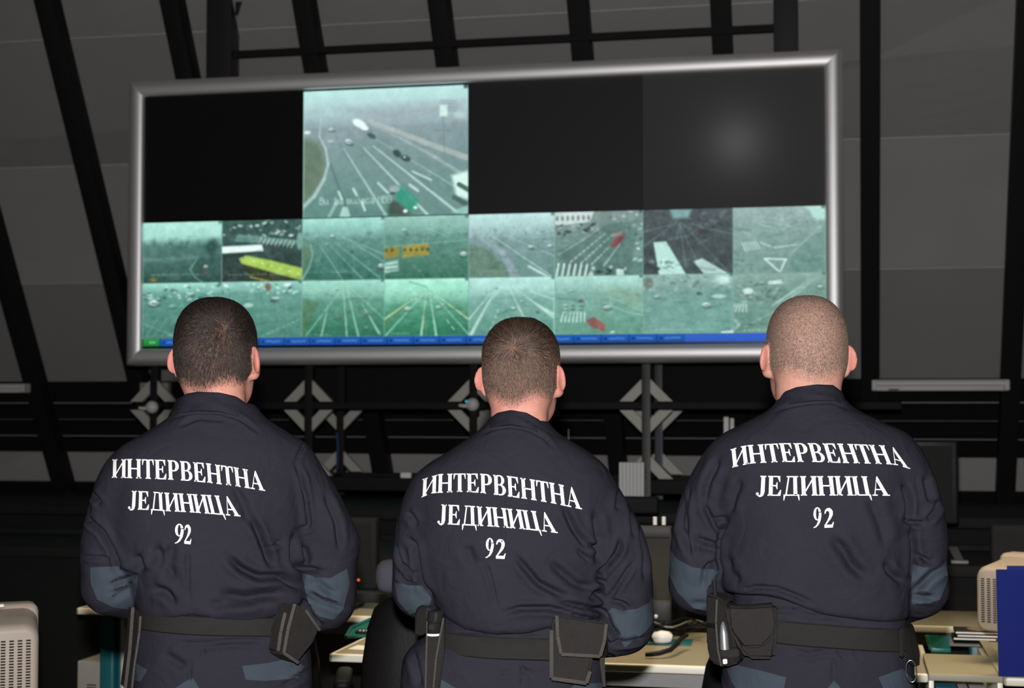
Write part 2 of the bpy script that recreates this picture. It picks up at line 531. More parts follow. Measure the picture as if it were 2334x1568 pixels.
p.line((0.945, 0.77), (1.02, 0.83), 0.018, (56, 84, 82), 0.9)
p.line((0.92, 0.87), (1.02, 0.95), 0.020, (60, 92, 86), 0.8)
p.poly([(0.56, 0.78), (0.60, 0.76), (0.71, 0.89), (0.66, 0.98), (0.58, 0.90)], (40, 150, 120), 0.85, 0.03)
p.poly([(0.53, 0.88), (0.58, 0.89), (0.66, 0.99), (0.60, 1.02), (0.52, 1.0)], (62, 78, 70), 0.9, 0.03)
p.blob(0.56, 0.79, 0.04, 0.03, (170, 170, 176), 0.8)
p.blob(0.55, 0.825, 0.02, 0.012, (45, 66, 64), 0.8)
p.blob(0.625, 0.965, 0.016, 0.016, (225, 245, 230), 0.95)
p.blob(0.685, 0.94, 0.014, 0.014, (225, 245, 230), 0.95)
p.poly([(0.9, 0.98), (1.0, 0.93), (1.02, 1.02)], (150, 205, 192), 0.7)
p.poly([(0.972, 0), (1, 0), (1, 0.028), (0.972, 0.028)], (50, 82, 80), 0.9, 0.004)
# its readable caption letters
G57 = {'B': '1111010001111101000110001100011111 0', 'N': '10001110011010110011100011000110001', 'G': '01110100011000010111100011000101110', 'b': '10000100001011011001100011000111110',
       'a': '00000000000111000001011111000101111', 'u': '00000000001000110001100011001101101', 'm': '00000000001101010101101011010110101', 'j': '00010000000011000010000101001001100',
       'c': '00000000000111010000100001000101110', 'y': '00000000001000110001011110000101110'}
cx = 0.105
for ch in 'Bu  ba mujaca NBG':
    g = G57.get(ch)
    if g:
        g = g.replace(' ', '')
        for k in range(min(35, len(g))):
            if g[k] == '1':
                p.blob(cx + (k % 5) * 0.0052, 0.845 + (k // 5) * 0.0085, 0.0046, 0.0062, (196, 226, 220), 0.62, 0, 2)
    cx += 0.0285 if ch != ' ' else 0.018
p.grain(3, 4, 1)
p.build('camera_feed', (SX0 + 1.004, ZR + 0.003), (SX0 + 1.996, SZ1 - 0.012), panels[0, 1])

# the sixteen small pictures of the lower row
ZA, ZB, ZC = ZR - 0.004, ZR - 0.366, SZ0 + 0.062
def feed(k, row):
    W, H = 144, 108
    g1, g2, sky = (96, 150, 140), (50, 108, 92), (158, 222, 206)
    seed = row * 8 + k
    if row == 0:
        if k == 0:
            p = Pic(W, H, (100, 150, 142), (44, 82, 74), 0.40, (164, 222, 208))
            p.poly([(0, 0), (1, 0), (1, 0.26), (0, 0.30)], (162, 222, 208), 0.8, 0.12)
            for i in range(14):
                p.blob(0.07 * i, 0.42 + 0.05 * math.sin(i * 2.3), 0.05, 0.13, (62, 106, 98), 0.7, 0, 1.3)
            p.blob(0.88, 0.44, 0.11, 0.19, (48, 84, 78), 0.9, 0, 1.7)
            p.poly([(0.62, 0.62), (1, 0.55), (1, 1), (0.72, 1)], (44, 78, 72), 0.6, 0.05)
            p.line((0, 0.62), (0.7, 0.58), 0.03, (96, 140, 130), 0.5)
            p.path([(0.68, 0.62), (0.60, 0.78), (0.66, 0.9), (0.76, 1)], 0.01, (130, 180, 166), 0.6)
            p.car(0.80, 0.74, 0.06); p.car(0.38, 0.76, 0.035, (50, 70, 66)); p.blob(0.79, 0.82, 0.03, 0.03, (140, 70, 60), 0.8)
            p.blob(0.14, 0.94, 0.06, 0.035, (150, 120, 40), 0.7); p.caption(0.10, 0.86, 0.62, 0.024, 0.45, 4)
        elif k == 1:
            p = Pic(W, H, (58, 92, 86), (40, 56, 52))
            p.clutter(0, 0, 1, 0.30, 60, 0.035, 5, 0.7)
            p.poly([(0.2, 0.22), (0.95, 0.34), (0.9, 0.42), (0.15, 0.34)], (120, 172, 160), 0.6)
            for i in range(9):
                p.line((0.50 + i * 0.05, 0.28 + i * 0.01), (0.46 + i * 0.05, 0.38 + i * 0.01), 0.007, (200, 232, 224), 0.8)
            p.poly([(0, 0.42), (0.50, 0.40), (0.52, 0.50), (0.0, 0.53)], (225, 248, 240), 0.95)
            p.poly([(0, 0.54), (0.45, 0.52), (0.44, 0.60), (0, 0.62)], (40, 56, 56), 0.8)
            p.car(0.68, 0.44, 0.06, (120, 60, 56)); p.blob(0.97, 0.35, 0.05, 0.17, (140, 200, 190), 0.7)
            p.poly([(0.22, 0.62), (0.30, 0.57), (0.62, 0.66), (1.02, 0.80), (1.02, 1.0), (0.6, 0.84), (0.25, 0.70)], (168, 206, 78), 0.95, 0.03)
            p.poly([(0.22, 0.71), (0.60, 0.85), (1.0, 1.0), (0.5, 1.0), (0.3, 0.82)], (60, 60, 24), 0.6)
            p.line((0.36, 0.92), (0.60, 1.0), 0.014, (180, 160, 40), 0.8)
            for i in range(6):
                p.blob(0.40 + i * 0.11, 0.66 + i * 0.045, 0.02, 0.018, (215, 240, 150), 0.7)
            p.caption(0.10, 0.88, 0.7, 0.026, 0.45, 6)
        elif k == 2:
            p = Pic(W, H, (110, 158, 150), (50, 106, 92), 0.35, (152, 214, 202))
            p.poly([(0, 0.30), (0.08, 0.42), (0.12, 0.6), (0.05, 0.85), (0, 0.95)], (92, 124, 92), 0.7, 0.05)
            p.path([(0.10, 0.42), (0.13, 0.58), (0.09, 0.78), (0.0, 0.98)], 0.006, (160, 205, 190), 0.7, 0.012)
            for a, b in [((0.2, 0.4), (0.5, 1)), ((0.3, 0.38), (0.75, 1)), ((0.36, 0.34), (0.95, 0.98)), ((0.4, 0.25), (1, 0.6)), ((0.5, 0.3), (1, 0.72))]:
                p.line(a, b, 0.004, (150, 196, 182), 0.6, 0.009)
            p.car(0.37, 0.29, 0.05); p.car(0.30, 0.42, 0.035); p.car(0.18, 0.30, 0.03); p.car(0.61, 0.54, 0.035, (50, 80, 76)); p.car(0.96, 0.78, 0.08); p.car(0.58, 0.92, 0.05, (40, 90, 80))
            p.caption(0.10, 0.86, 0.5, 0.022, 0.35, 2)
        elif k == 3:
            p = Pic(W, H, (112, 158, 146), (52, 108, 88), 0.3, (140, 192, 180))
            p.line((0, 0.48), (1, 0.40), 0.012, (130, 176, 162), 0.5)
            p.poly([(0, 0.50), (0.17, 0.48), (0.17, 0.64), (0, 0.66)], (150, 128, 40), 0.95)
            p.poly([(0.22, 0.48), (0.52, 0.44), (0.53, 0.62), (0.22, 0.66)], (168, 146, 44), 0.95)
            for i in range(7):
                x = 0.02 + i * 0.075 if i < 2 else 0.11 + i * 0.068
                p.blob(x, 0.535, 0.025, 0.035, (70, 72, 50), 0.8)
            p.car(0.24, 0.22, 0.05); p.car(0.27, 0.28, 0.03, (60, 96, 88)); p.car(0.94, 0.62, 0.08); p.blob(0.76, 0.2, 0.015, 0.06, (90, 140, 130), 0.6)
            p.poly([(0, 0.74), (0.16, 0.70), (0.17, 0.86), (0, 0.90)], (195, 232, 222), 0.8, 0.04)
            for yy in (0.78, 0.85): p.line((0.02, yy), (0.15, yy - 0.02), 0.012, (70, 120, 108), 0.7)
            for a in (0.3, 0.55, 0.8): p.dash((a, 0.7), (a + 0.2, 1.0), 4, 0.005, (140, 196, 178), 0.5)
            p.line((0.35, 0.1), (0.75, 0.34), 0.005, (150, 200, 186), 0.5)
        elif k == 4:
            p = Pic(W, H, (136, 160, 166), (96, 136, 130), 0.4, (178, 220, 216))
            p.poly([(0.0, 0.45), (0.22, 0.55), (0.45, 0.85), (0.45, 1), (0, 1)], (92, 124, 104), 0.8, 0.05)
            p.path([(0.15, 0.40), (0.40, 0.62), (0.56, 1.02)], 0.02, (140, 160, 172), 0.7, 0.07)
            p.line((0.28, 0.35), (0.95, 0.98), 0.006, (185, 214, 210), 0.6, 0.012); p.line((0.40, 0.32), (1, 0.68), 0.006, (170, 205, 200), 0.6)
            p.line((0.5, 0.25), (1, 0.5), 0.004, (170, 200, 198), 0.5); p.line((0.70, 0.83), (0.92, 1.0), 0.018, (196, 226, 220), 0.8)
            p.car(0.72, 0.53, 0.06); p.car(0.94, 0.52, 0.05); p.car(0.48, 0.42, 0.03); p.blob(0.08, 0.36, 0.06, 0.08, (108, 130, 136), 0.6, 0, 1); p.line((0.61, 0.5), (0.61, 1), 0.003, (110, 140, 136), 0.7)
            p.caption(0.10, 0.90, 0.35, 0.022, 0.25, 9)
        elif k == 5:
            p = Pic(W, H, (120, 140, 138), (84, 128, 118))
            p.poly([(0, 0), (0.45, 0.0), (0.40, 0.16), (0, 0.22)], (198, 216, 212), 0.9)
            for i in range(7): p.blob(0.03 + i * 0.06, 0.10, 0.016, 0.05, (84, 96, 96), 0.8)
            p.clutter(0, 0.20, 0.5, 0.36, 26, 0.035, 8, 0.7, ((40, 52, 52), (160, 185, 180)))
            p.poly([(0.05, 0.62), (0.6, 0.2), (0.95, 0.15), (0.85, 1.0), (0.2, 1.0)], (74, 108, 100), 0.6, 0.05)
            for (a, b) in [((0.18, 0.78), (0.60, 0.32)), ((0.30, 0.80), (0.68, 0.34)), ((0.42, 0.82), (0.72, 0.42)), ((0.56, 0.84), (0.75, 0.5))]:
                p.dash(a, b, 9, 0.010, (205, 228, 222), 0.8, 0.005, 0.55)
            for i in range(7): p.line((-0.02 + i * 0.065, 0.80 + i * 0.004), (-0.10 + i * 0.065 + 0.05, 1.02), 0.014, (215, 238, 232), 0.9)
            p.poly([(0.63, 0.42), (0.72, 0.40), (0.78, 0.32), (0.80, 0.40), (0.70, 0.56), (0.62, 0.54)], (136, 62, 62), 0.9, 0.03)
            p.poly([(0.66, 0.36), (0.78, 0.30), (0.76, 0.38), (0.66, 0.42)], (176, 130, 128), 0.7, 0.03)
            p.clutter(0.4, 0.86, 0.8, 1.0, 16, 0.045, 3, 0.8, ((40, 52, 50), (190, 215, 210))); p.poly([(0.70, 0.91), (0.78, 0.90), (0.79, 1.0), (0.70, 1.0)], (190, 228, 215), 0.9)
            p.clutter(0.9, 0.2, 1, 0.8, 18, 0.03, 12, 0.6); p.path([(0.04, 0.66), (0.30, 0.46), (0.5, 0.28)], 0.01, (168, 190, 186), 0.6)
            p.clutter(0.62, 0.0, 0.95, 0.18, 14, 0.03, 21, 0.5)
        elif k == 6:
            p = Pic(W, H, (74, 84, 88), (62, 74, 76))
            p.poly([(0.30, 0), (0.55, 0), (0.50, 0.14), (0.34, 0.14)], (120, 170, 168), 0.9, 0.05)
            for a, b in [((0.42, 0.2), (0.38, 0.45)), ((0.38, 0.2), (0.02, 0.55)), ((0.40, 0.2), (0.62, 0.86)), ((0.43, 0.2), (0.95, 0.98)), ((0.50, 0.22), (0.98, 0.40)), ((0.36, 0.22), (0.0, 0.34)), ((0.41, 0.2), (0.48, 0.9))]:
                p.line(a, b, 0.003, (140, 168, 168), 0.5, 0.006)
            p.poly([(0.12, 0.50), (0.26, 0.49), (0.48, 1.0), (0.18, 1.0)], (178, 224, 212), 0.95)
            p.poly([(0.56, 0.80), (0.66, 0.76), (0.95, 1.0), (0.68, 1.0)], (176, 214, 206), 0.9)
            p.clutter(0.20, 0.76, 0.34, 0.9, 8, 0.03, 2, 0.7, ((70, 100, 96),)); p.car(0.66, 0.34, 0.08, (100, 52, 54)); p.clutter(0.05, 0.78, 0.2, 0.95, 8, 0.04, 6, 0.6, ((50, 60, 62), (150, 180, 176)))
            p.clutter(0.5, 0.05, 1, 0.3, 20, 0.04, 17, 0.35, ((50, 58, 62), (120, 140, 142)))
        else:
            p = Pic(W, H, (134, 160, 156), (110, 146, 138), 0.3, (140, 168, 164))
            p.poly([(0.78, 0), (1, 0), (1, 0.2), (0.9, 0.22)], (175, 226, 216), 0.8, 0.06)
            for i in range(4): p.path([(0.30, 0.15 + i * 0.06), (0.52, 0.20 + i * 0.07), (0.75, 0.14 + i * 0.06)], 0.008, (156, 184, 180), 0.5)
            p.clutter(0.35, 0.02, 0.75, 0.4, 30, 0.035, 5, 0.3, ((168, 190, 190), (106, 128, 128)))
            for i in range(6): p.line((0.10 + i * 0.03, 0.54 - i * 0.004), (0.14 + i * 0.03, 0.66 - i * 0.006), 0.008, (196, 226, 218), 0.8)
            p.path([(0.30, 0.54), (0.45, 0.62), (0.68, 0.58)], 0.012, (186, 216, 208), 0.7)
            p.line((0.34, 0.78), (0.58, 0.80), 0.012, (205, 232, 226), 0.85); p.line((0.34, 0.78), (0.50, 0.98), 0.012, (205, 232, 226), 0.85); p.line((0.57, 0.80), (0.51, 0.98), 0.012, (205, 232, 226), 0.85)
            p.poly([(0.66, 0.70), (1, 0.3), (1, 1), (0.6, 1)], (92, 136, 126), 0.6, 0.04); p.line((0.64, 0.7), (0.95, 0.3), 0.008, (150, 190, 180), 0.6)
            p.clutter(0.0, 0.8, 0.22, 1, 14, 0.04, 7, 0.4, ((84, 116, 108), (120, 150, 142))); p.clutter(0, 0.0, 0.3, 0.45, 20, 0.04, 15, 0.3, ((120, 146, 140), (150, 172, 168)))
    else:
        if k == 0:
            p = Pic(W, H, (96, 158, 144), (60, 116, 102), 0.2, (150, 214, 196))
            p.clutter(0, 0.05, 1, 0.32, 50, 0.035, 3, 0.6); p.car(0.14, 0.36, 0.12); p.car(0.38, 0.42, 0.08, (150, 205, 192))
            for i in range(4): p.line((0.05 + i * 0.1, 0.95), (0.2 + i * 0.12, 0.62), 0.005, (140, 196, 180), 0.5)
            p.line((0, 0.72), (0.45, 0.98), 0.006, (140, 196, 180), 0.5); p.caption(0.08, 0.95, 0.35, 0.02, 0.4, 2)
        elif k == 1:
            p = Pic(W, H, (100, 158, 146), (68, 128, 110), 0.2, (138, 200, 186))
            p.clutter(0, 0.03, 1, 0.22, 46, 0.035, 9, 0.6); p.blob(0.58, 0.10, 0.05, 0.08, (130, 70, 62), 0.7); p.car(0.65, 0.32, 0.09, (70, 100, 96)); p.blob(0.67, 0.30, 0.06, 0.03, (180, 215, 206), 0.8)
            p.blob(0.34, 0.42, 0.07, 0.05, (170, 215, 200), 0.8); p.dash((0.5, 0.98), (1, 0.66), 8, 0.008, (150, 205, 188), 0.6)
            for x in (0.45, 0.8): p.line((x, 0.1), (x + 0.02, 1), 0.004, (130, 180, 166), 0.4)
        elif k == 2:
            p = Pic(W, H, (112, 168, 150), (40, 112, 86), 0.35, (148, 212, 192))
            p.poly([(0, 0.3), (0.2, 0.4), (0.03, 1), (0, 1)], (80, 120, 80), 0.6, 0.05)
            for a, b, w_ in [((0.50, 0.1), (0.55, 1), 0.014), ((0.54, 0.1), (0.69, 1), 0.014), ((0.32, 0.45), (0.24, 0.98), 0.016), ((0.72, 0.40), (0.94, 0.95), 0.020), ((0.46, 0.2), (0.05, 0.98), 0.008), ((0.60, 0.15), (1, 0.7), 0.006)]:
                p.line(a, b, 0.004, (172, 222, 200), 0.7, w_)
            p.car(0.42, 0.16, 0.035); p.car(0.47, 0.66, 0.045, (130, 100, 90)); p.car(0.79, 0.60, 0.045, (140, 110, 100)); p.car(0.78, 0.84, 0.05, (120, 180, 160)); p.car(0.66, 0.54, 0.03); p.car(0.47, 0.33, 0.03)
            p.caption(0.1, 0.96, 0.25, 0.025, 0.5, 3)
        elif k == 3:
            p = Pic(W, H, (124, 190, 164), (34, 116, 84), 0.45, (158, 232, 206))
            p.path([(0.30, 0.05), (0.5, 0.14), (0.52, 0.2)], 0.01, (80, 150, 126), 0.7)
            p.poly([(0.4, 0.3), (0, 0.62), (0, 0.85)], (96, 130, 70), 0.5, 0.05); p.poly([(0.65, 0.3), (1, 0.6), (1, 0.8)], (90, 124, 70), 0.5, 0.05)
            for a, b, w_ in [((0.50, 0.25), (0.44, 1), 0.018), ((0.54, 0.25), (0.62, 1), 0.018), ((0.46, 0.28), (0.02, 0.98), 0.010), ((0.40, 0.3), (0.0, 0.7), 0.016), ((0.62, 0.28), (1, 0.72), 0.016), ((0.60, 0.3), (1, 0.98), 0.008)]:
                p.line(a, b, 0.004, (178, 232, 208), 0.75, w_)
            p.line((0.47, 0.5), (0.50, 1), 0.016, (110, 140, 84), 0.5); p.car(0.28, 0.52, 0.075); p.car(0.645, 0.50, 0.06); p.car(0.38, 0.36, 0.03); p.car(0.70, 0.46, 0.035); p.car(0.90, 0.22, 0.03); p.car(0.4, 0.5, 0.03, (90, 160, 140))
            p.dash((0.74, 0.72), (0.86, 0.95), 2, 0.008, (178, 232, 208), 0.8); p.caption(0.10, 0.95, 0.2, 0.022, 0.55, 3)
        elif k == 4:
            p = Pic(W, H, (134, 180, 172), (84, 144, 126), 0.35, (172, 224, 214))
            for a, b, w_ in [((0.30, 0.25), (0.02, 1), 0.03), ((0.27, 0.25), (-0.1, 0.9), 0.016), ((0.46, 0.14), (0.66, 0.75), 0.014), ((0.50, 0.14), (0.98, 0.70), 0.016), ((0.74, 0.42), (1, 0.66), 0.026), ((0.4, 0.15), (0.2, 0.5), 0.008), ((0.55, 0.15), (1, 0.4), 0.008)]:
                p.line(a, b, 0.005, (190, 226, 216), 0.75, w_)
            p.car(0.52, 0.54, 0.05); p.car(0.62, 0.42, 0.04); p.car(0.80, 0.60, 0.04, (140, 110, 108)); p.car(0.32, 0.18, 0.03); p.dash((0.26, 0.9), (0.36, 0.5), 4, 0.008, (190, 226, 216), 0.7)
            p.line((0.99, 0.1), (0.99, 1), 0.012, (160, 215, 200), 0.6)
        elif k == 5:
            p = Pic(W, H, (128, 174, 162), (88, 146, 126), 0.3, (160, 210, 200))
            p.poly([(0.5, 0.2), (1, 0.25), (1, 0.6)], (140, 170, 140), 0.4, 0.1)
            for i in range(7): p.line((0.10 + i * 0.04, 0.62), (0.07 + i * 0.045, 0.78), 0.009, (205, 236, 226), 0.85)
            for i in range(7): p.car(0.12 + (i % 3) * 0.09, 0.50 + (i // 3) * 0.06, 0.04, ((220, 240, 234), (90, 130, 122), (140, 196, 184))[i % 3])
            p.poly([(0.36, 0.76), (0.44, 0.70), (0.58, 0.84), (0.56, 0.96), (0.40, 0.86)], (140, 82, 74), 0.95, 0.03); p.car(0.30, 0.42, 0.05, (150, 84, 78)); p.car(0.59, 0.54, 0.075); p.car(0.18, 0.25, 0.035)
            p.path([(0.55, 0.45), (0.8, 0.62), (1, 0.68)], 0.006, (180, 214, 204), 0.6); p.line((0.6, 0.35), (1, 0.62), 0.006, (170, 206, 170), 0.5); p.line((0.28, 0.25), (0.42, 0.6), 0.006, (170, 210, 200), 0.5)
            p.car(0.66, 0.97, 0.06); p.caption(0.1, 0.95, 0.22, 0.02, 0.3, 8)
        elif k == 6:
            p = Pic(W, H, (122, 156, 148), (108, 158, 146), 0.2, (140, 180, 172))
            p.clutter(0, 0.02, 1, 0.26, 46, 0.04, 4, 0.5, ((80, 104, 100), (176, 208, 200), (110, 140, 132))); p.blob(0.88, 0.10, 0.12, 0.12, (190, 232, 222), 0.8, 0, 1.5); p.blob(0.06, 0.14, 0.07, 0.12, (92, 96, 88), 0.6)
            p.poly([(0, 0.3), (1, 0.24), (1, 1), (0, 1)], (98, 152, 142), 0.5, 0.08)
            p.car(0.16, 0.37, 0.06); p.car(0.70, 0.52, 0.085); p.car(0.62, 0.32, 0.055, (64, 92, 86)); p.blob(0.84, 0.38, 0.10, 0.04, (176, 216, 206), 0.7); p.caption(0.10, 0.93, 0.75, 0.022, 0.4, 5)
            p.poly([(0.86, 0.97), (1, 0.95), (1, 1), (0.86, 1)], (200, 232, 222), 0.9)
        else:
            p = Pic(W, H, (116, 150, 140), (94, 140, 126), 0.2, (130, 164, 156))
            p.clutter(0.05, 0.15, 0.55, 0.5, 40, 0.04, 6, 0.6, ((70, 96, 90), (160, 192, 184), (100, 110, 104))); p.blob(0.16, 0.30, 0.07, 0.06, (200, 230, 220), 0.9); p.poly([(0.38, 0.14), (0.52, 0.12), (0.53, 0.18), (0.38, 0.20)], (205, 235, 225), 0.8)
            for a, b in [((0.42, 0.55), (0.82, 0.12)), ((0.55, 0.5), (0.9, 0.1)), ((0.48, 0.5), (0.86, 0.12))]: p.line(a, b, 0.016, (172, 206, 196), 0.6, 0.006)
            for i in range(5): p.line((0.02 + i * 0.03, 0.52), (-0.02 + i * 0.04, 0.64), 0.012, (196, 226, 216), 0.7)
            p.dash((0.12, 0.9), (0.5, 0.6), 5, 0.008, (170, 206, 196), 0.6); p.path([(0.02, 0.78), (0.06, 0.86), (0.0, 0.95)], 0.02, (150, 186, 178), 0.7); p.car(0.94, 0.25, 0.06); p.caption(0.12, 0.95, 0.4, 0.028, 0.6, 6)
    p.poly([(0.955, 0), (1, 0), (1, 0.045), (0.955, 0.045)], (60, 96, 92), 0.7, 0.006)
    g_ = random.Random(seed + 50)
    for i in range(26):                                    # worn asphalt and far detail
        y_ = g_.uniform(0.3, 1.0)
        x_ = g_.uniform(0, 1)
        p.line((x_, y_), (x_ + g_.uniform(-0.25, 0.25), y_ + g_.uniform(-0.02, 0.10)), g_.uniform(0.003, 0.02), g_.choice(((46, 84, 78), (120, 164, 156), (60, 100, 90))), 0.22)
    p.clutter(0, 0.22, 1, 0.42, 34, 0.03, seed + 7, 0.22, ((60, 96, 92), (150, 190, 182), (84, 126, 118)))
    p.grain(5, 3, seed)
    x0 = SX0 + 0.5 * k
    z0, z1 = (ZB, ZA) if row == 0 else (ZC, ZB - 0.001)
    p.build('camera_feed', (x0 + 0.0012, z0 + 0.0005), (x0 + 0.4995, z1), panels[1, k // 2])
for row in range(2):
    for k in range(8):
        feed(k, row)
# task bar along the bottom edge: green start key, then blue window keys
def bar_pic(W, c, txt, seed):
    p = Pic(W, 16, c, tuple(q * 0.8 for q in c))
    if txt:
        p.a[:, :2] = (18, 40, 90)
        q = random.Random(seed)
        x = 0.30
        while x < txt:
            p.blob(x, 0.5 + q.uniform(-0.06, 0.06), 0.018, 0.16, (190, 215, 245), 0.45, 0, 1.5)
            x += 0.038
        p.blob(0.16, 0.5, 0.05, 0.22, (10, 30, 70), 0.7)
    return p
zt0, zt1 = SZ0 + 0.016, SZ0 + 0.060
p = Pic(44, 16, (40, 140, 70), (26, 108, 52))
for i in range(5):
    p.blob(0.40 + i * 0.08, 0.5, 0.04, 0.2, (170, 225, 185), 0.7, 0, 1.5)
p.build('start_key', (SX0 + 0.006, zt0), (SX0 + 0.11, zt1), vw)
x = SX0 + 0.112
i = 0
while x < SX0 + 3.10:
    bar_pic(60, (26, 88, 176), 0.86, i).build('task_key', (x, zt0), (x + 0.155, zt1), vw)
    x += 0.156
    i += 1
p = Pic(120, 16, (48, 92, 190), (44, 84, 172))
p.build('task_bar', (x, zt0), (SX1 - 0.006, zt1), vw)

# ------------------------------------------------------------------ steel supports above and below the screen
struct(MB().lohi((at_y(480, 90, 9.1).x, 9.03, 2.6), (at_y(536, 90, 9.1).x, 9.17, 5.2), 0.004), 'trim_%d' % tn, 'greyplastic'); tn += 1
struct(MB().lohi((at_y(1764, 60, 9.1).x, 9.03, 2.6), (at_y(1819, 60, 9.1).x, 9.17, 5.2), 0.004), 'trim_%d' % tn, 'greyplastic'); tn += 1
a, c = at_y(530, 124, 9.1), at_y(1764, 66, 9.1)
struct(MB().lohi((a.x, 9.08, (a.z + c.z) / 2 - 0.021), (c.x, 9.12, (a.z + c.z) / 2 + 0.021)), 'trim_%d' % tn, 'black'); tn += 1
g = at_y(536, 26, 9.06)
struct(MB().prism([(g.x, 9.06, g.z - 0.02), (g.x + 0.07, 9.06, g.z + 0.10), (g.x + 0.07, 9.06, g.z + 0.3), (g.x, 9.06, g.z + 0.3)], (0, 0.05, 0)), 'trim_%d' % tn, 'greyplastic'); tn += 1
# dark wall panel behind the supports, under the screen
struct(MB().lohi((SX0 - 0.02, 9.9, 1.56), (SX1 - 0.06, 9.95, 2.2)), 'trim_%d' % tn, 'blackwood'); tn += 1

st = thing('screen_stand', (-2.1, 8.95, 0), 'dark profile stand with grey corner braces carrying the video wall', 'stand')
ZRAIL, ZBASE = 1.55, 1.115
def brace(x, y, z, sx, sz, k=0.150, wd=0.060, g=0.025):
    """a 45 degree corner brace from the post to the rail"""
    i = k - wd * 1.35
    P = [(x + sx * g, y, z + sz * (k)), (x + sx * (k), y, z + sz * g), (x + sx * (i + 0.004), y, z + sz * g), (x + sx * g, y, z + sz * (i + 0.004))]
    MB().prism(P, (0, 0.03, 0)).build('corner_brace', 'brace', st)
for (Y, fr) in ((8.85, True), (9.45, False)):
    for i in range(4):
        x = SX0 + i * 1.0 + (0.02 if i == 0 else 0)
        MB().lohi((x - 0.025, Y, 0), (x + 0.025, Y + 0.05, SZ0 - 0.1 if fr else 1.9), 0.003).build('post', 'alu_dark' if i == 3 else 'black', st)
        for sx in (-1, 1):
            for sz in (-1, 1):
                if fr or sz < 0:
                    brace(x, Y - 0.005, ZRAIL, sx, sz)
            brace(x, Y - 0.005, ZBASE, sx, 1)
    MB().lohi((SX0 - 0.1, Y + 0.005, ZRAIL - 0.02), (SX1 + (0.4 if fr else 0), Y + 0.045, ZRAIL + 0.02), 0.003).build('rail', 'black', st)
    MB().lohi((SX0 - 0.1, Y + 0.005, ZBASE - 0.06), (SX1 + 0.1, Y + 0.045, ZBASE + 0.018), 0.003).build('rail', 'black', st)
for i in range(4):
    x = SX0 + i + (0.02 if i == 0 else 0)
    MB().lohi((x - 0.02, 8.9, ZBASE - 0.03), (x + 0.02, 9.45, ZBASE + 0.01)).build('cross_bar', 'black', st)
for (px, py) in ((1474, 1075), (1474, 1087), (1466, 1113), (1467, 1121), (1472, 1131)):
    q = at_y(px, py, 8.845)
    MB().lathe([(0, -0.008), (0.007, -0.006), (0.008, 0), (0.008, 0.006)], q, 12, Matrix.Rotation(R(90), 3, 'X') @ Matrix.Rotation(R(180), 3, 'X')).build('bolt', 'chrome', st)
# blue signal cables running down beside the rear posts
for (px, y0, y1, lab) in ((768, 985, 1068, 'thin blue cable hanging beside a black post left of the middle man'), (1502, 970, 1068, 'blue cable hanging beside the post nearest the bald man')):
    a, c = at_y(px, y0, 9.4), at_y(px + 1, y1, 9.4)
    tag(MB().tube([a, a.lerp(c, 0.4) + Vector((0.006, 0, 0)), c], 0.007, 8).build('cable', mat('blue_cable', (0.02, 0.05, 0.16, 1), 0.5)), lab, 'cable')
# ------------------------------------------------------------------ lamps and small things at the back
def tube_lamp(px0, px1, py, h, Y, label):
    a, c = at_y(px0, py, Y), at_y(px1, py, Y)
    zc = (a.z + c.z) / 2
    t = thing('fluorescent_lamp', ((a.x + c.x) / 2, Y, zc), label, 'lamp', 'unlit strip lamps on the back wall')
    MB().lohi((a.x, Y, zc - h / 2), (c.x, Y + 0.05, zc + h / 2), 0.006).build('housing', 'lampgrey', t)
    MB().tube([(a.x + 0.03, Y - 0.02, zc + h * 0.16), (c.x - 0.03, Y - 0.02, zc + h * 0.16)], h * 0.22, 12).build('tube', 'white', t)
    for x in (a.x + 0.015, c.x - 0.015):
        MB().box((x, Y - 0.02, zc), (0.03, 0.05, h * 0.9), None, 0.004).build('end_cap', 'lampgrey', t)
    MB().lohi((a.x + 0.10, Y - 0.004, zc - 0.03), (a.x + 0.16, Y + 0.01, zc - 0.022)).build('slot', 'black', t)
    for x in (a.x + 0.2, c.x - 0.2):
        q = Vector((x, Y + 0.05, zc))
        MB().bar(q, (x, wall_y(zc) - 0.02, zc), 0.03, 0.03).build('bracket', 'black', t)
tube_lamp(1987, 2300, 878, 0.068, 9.9, 'grey strip lamp mounted low on the back wall right of the bald man')
tube_lamp(-140, 62, 885, 0.062, 10.05, 'pale strip lamp cut off by the left edge of the photo')

def ball_lamp(px, py, Y, label, armdir, led):
    c = at_y(px, py, Y)
    t = thing('spot_lamp', c, label, 'lamp', 'round white lamps on the stand')
    MB().lathe([(0.0, -0.030), (0.020, -0.028), (0.034, -0.014), (0.038, 0.0), (0.034, 0.02), (0.02, 0.045), (0, 0.05)], c, 20, Matrix.Rotation(R(-90), 3, 'X')).build('lamp_head', 'lampgrey', t)
    MB().tube([c + Vector((0, 0.0, -0.005)), c + Vector((0.045 * armdir, -0.01, -0.008)), c + Vector((0.075 * armdir, -0.012, -0.004))], [0.014, 0.011, 0.008], 10).build('arm', 'lampgrey', t)
    MB().tube([c + Vector((0, 0.04, 0)), c + Vector((0, 0.16, 0.0))], 0.01, 8).build('bracket', 'black', t)
    if led:
        q = c + Vector((-0.032, -0.02, 0.018))
        MB().lathe([(0, -0.004), (0.006, -0.003), (0.007, 0.003)], q, 12, Matrix.Rotation(R(-90), 3, 'X')).build('indicator', mat('cyan_led', (0.0, 0.2, 0.25, 1), 0.4, emit=(0.05, 0.6, 0.7, 1), estr=0.6), t)
ball_lamp(346, 928, 8.68, 'round white lamp with a pointed arm just left of the left man\'s collar', -1, False)
ball_lamp(1077, 922, 8.68, 'round white lamp with a tiny cyan light left of the middle man\'s neck', -1, True)
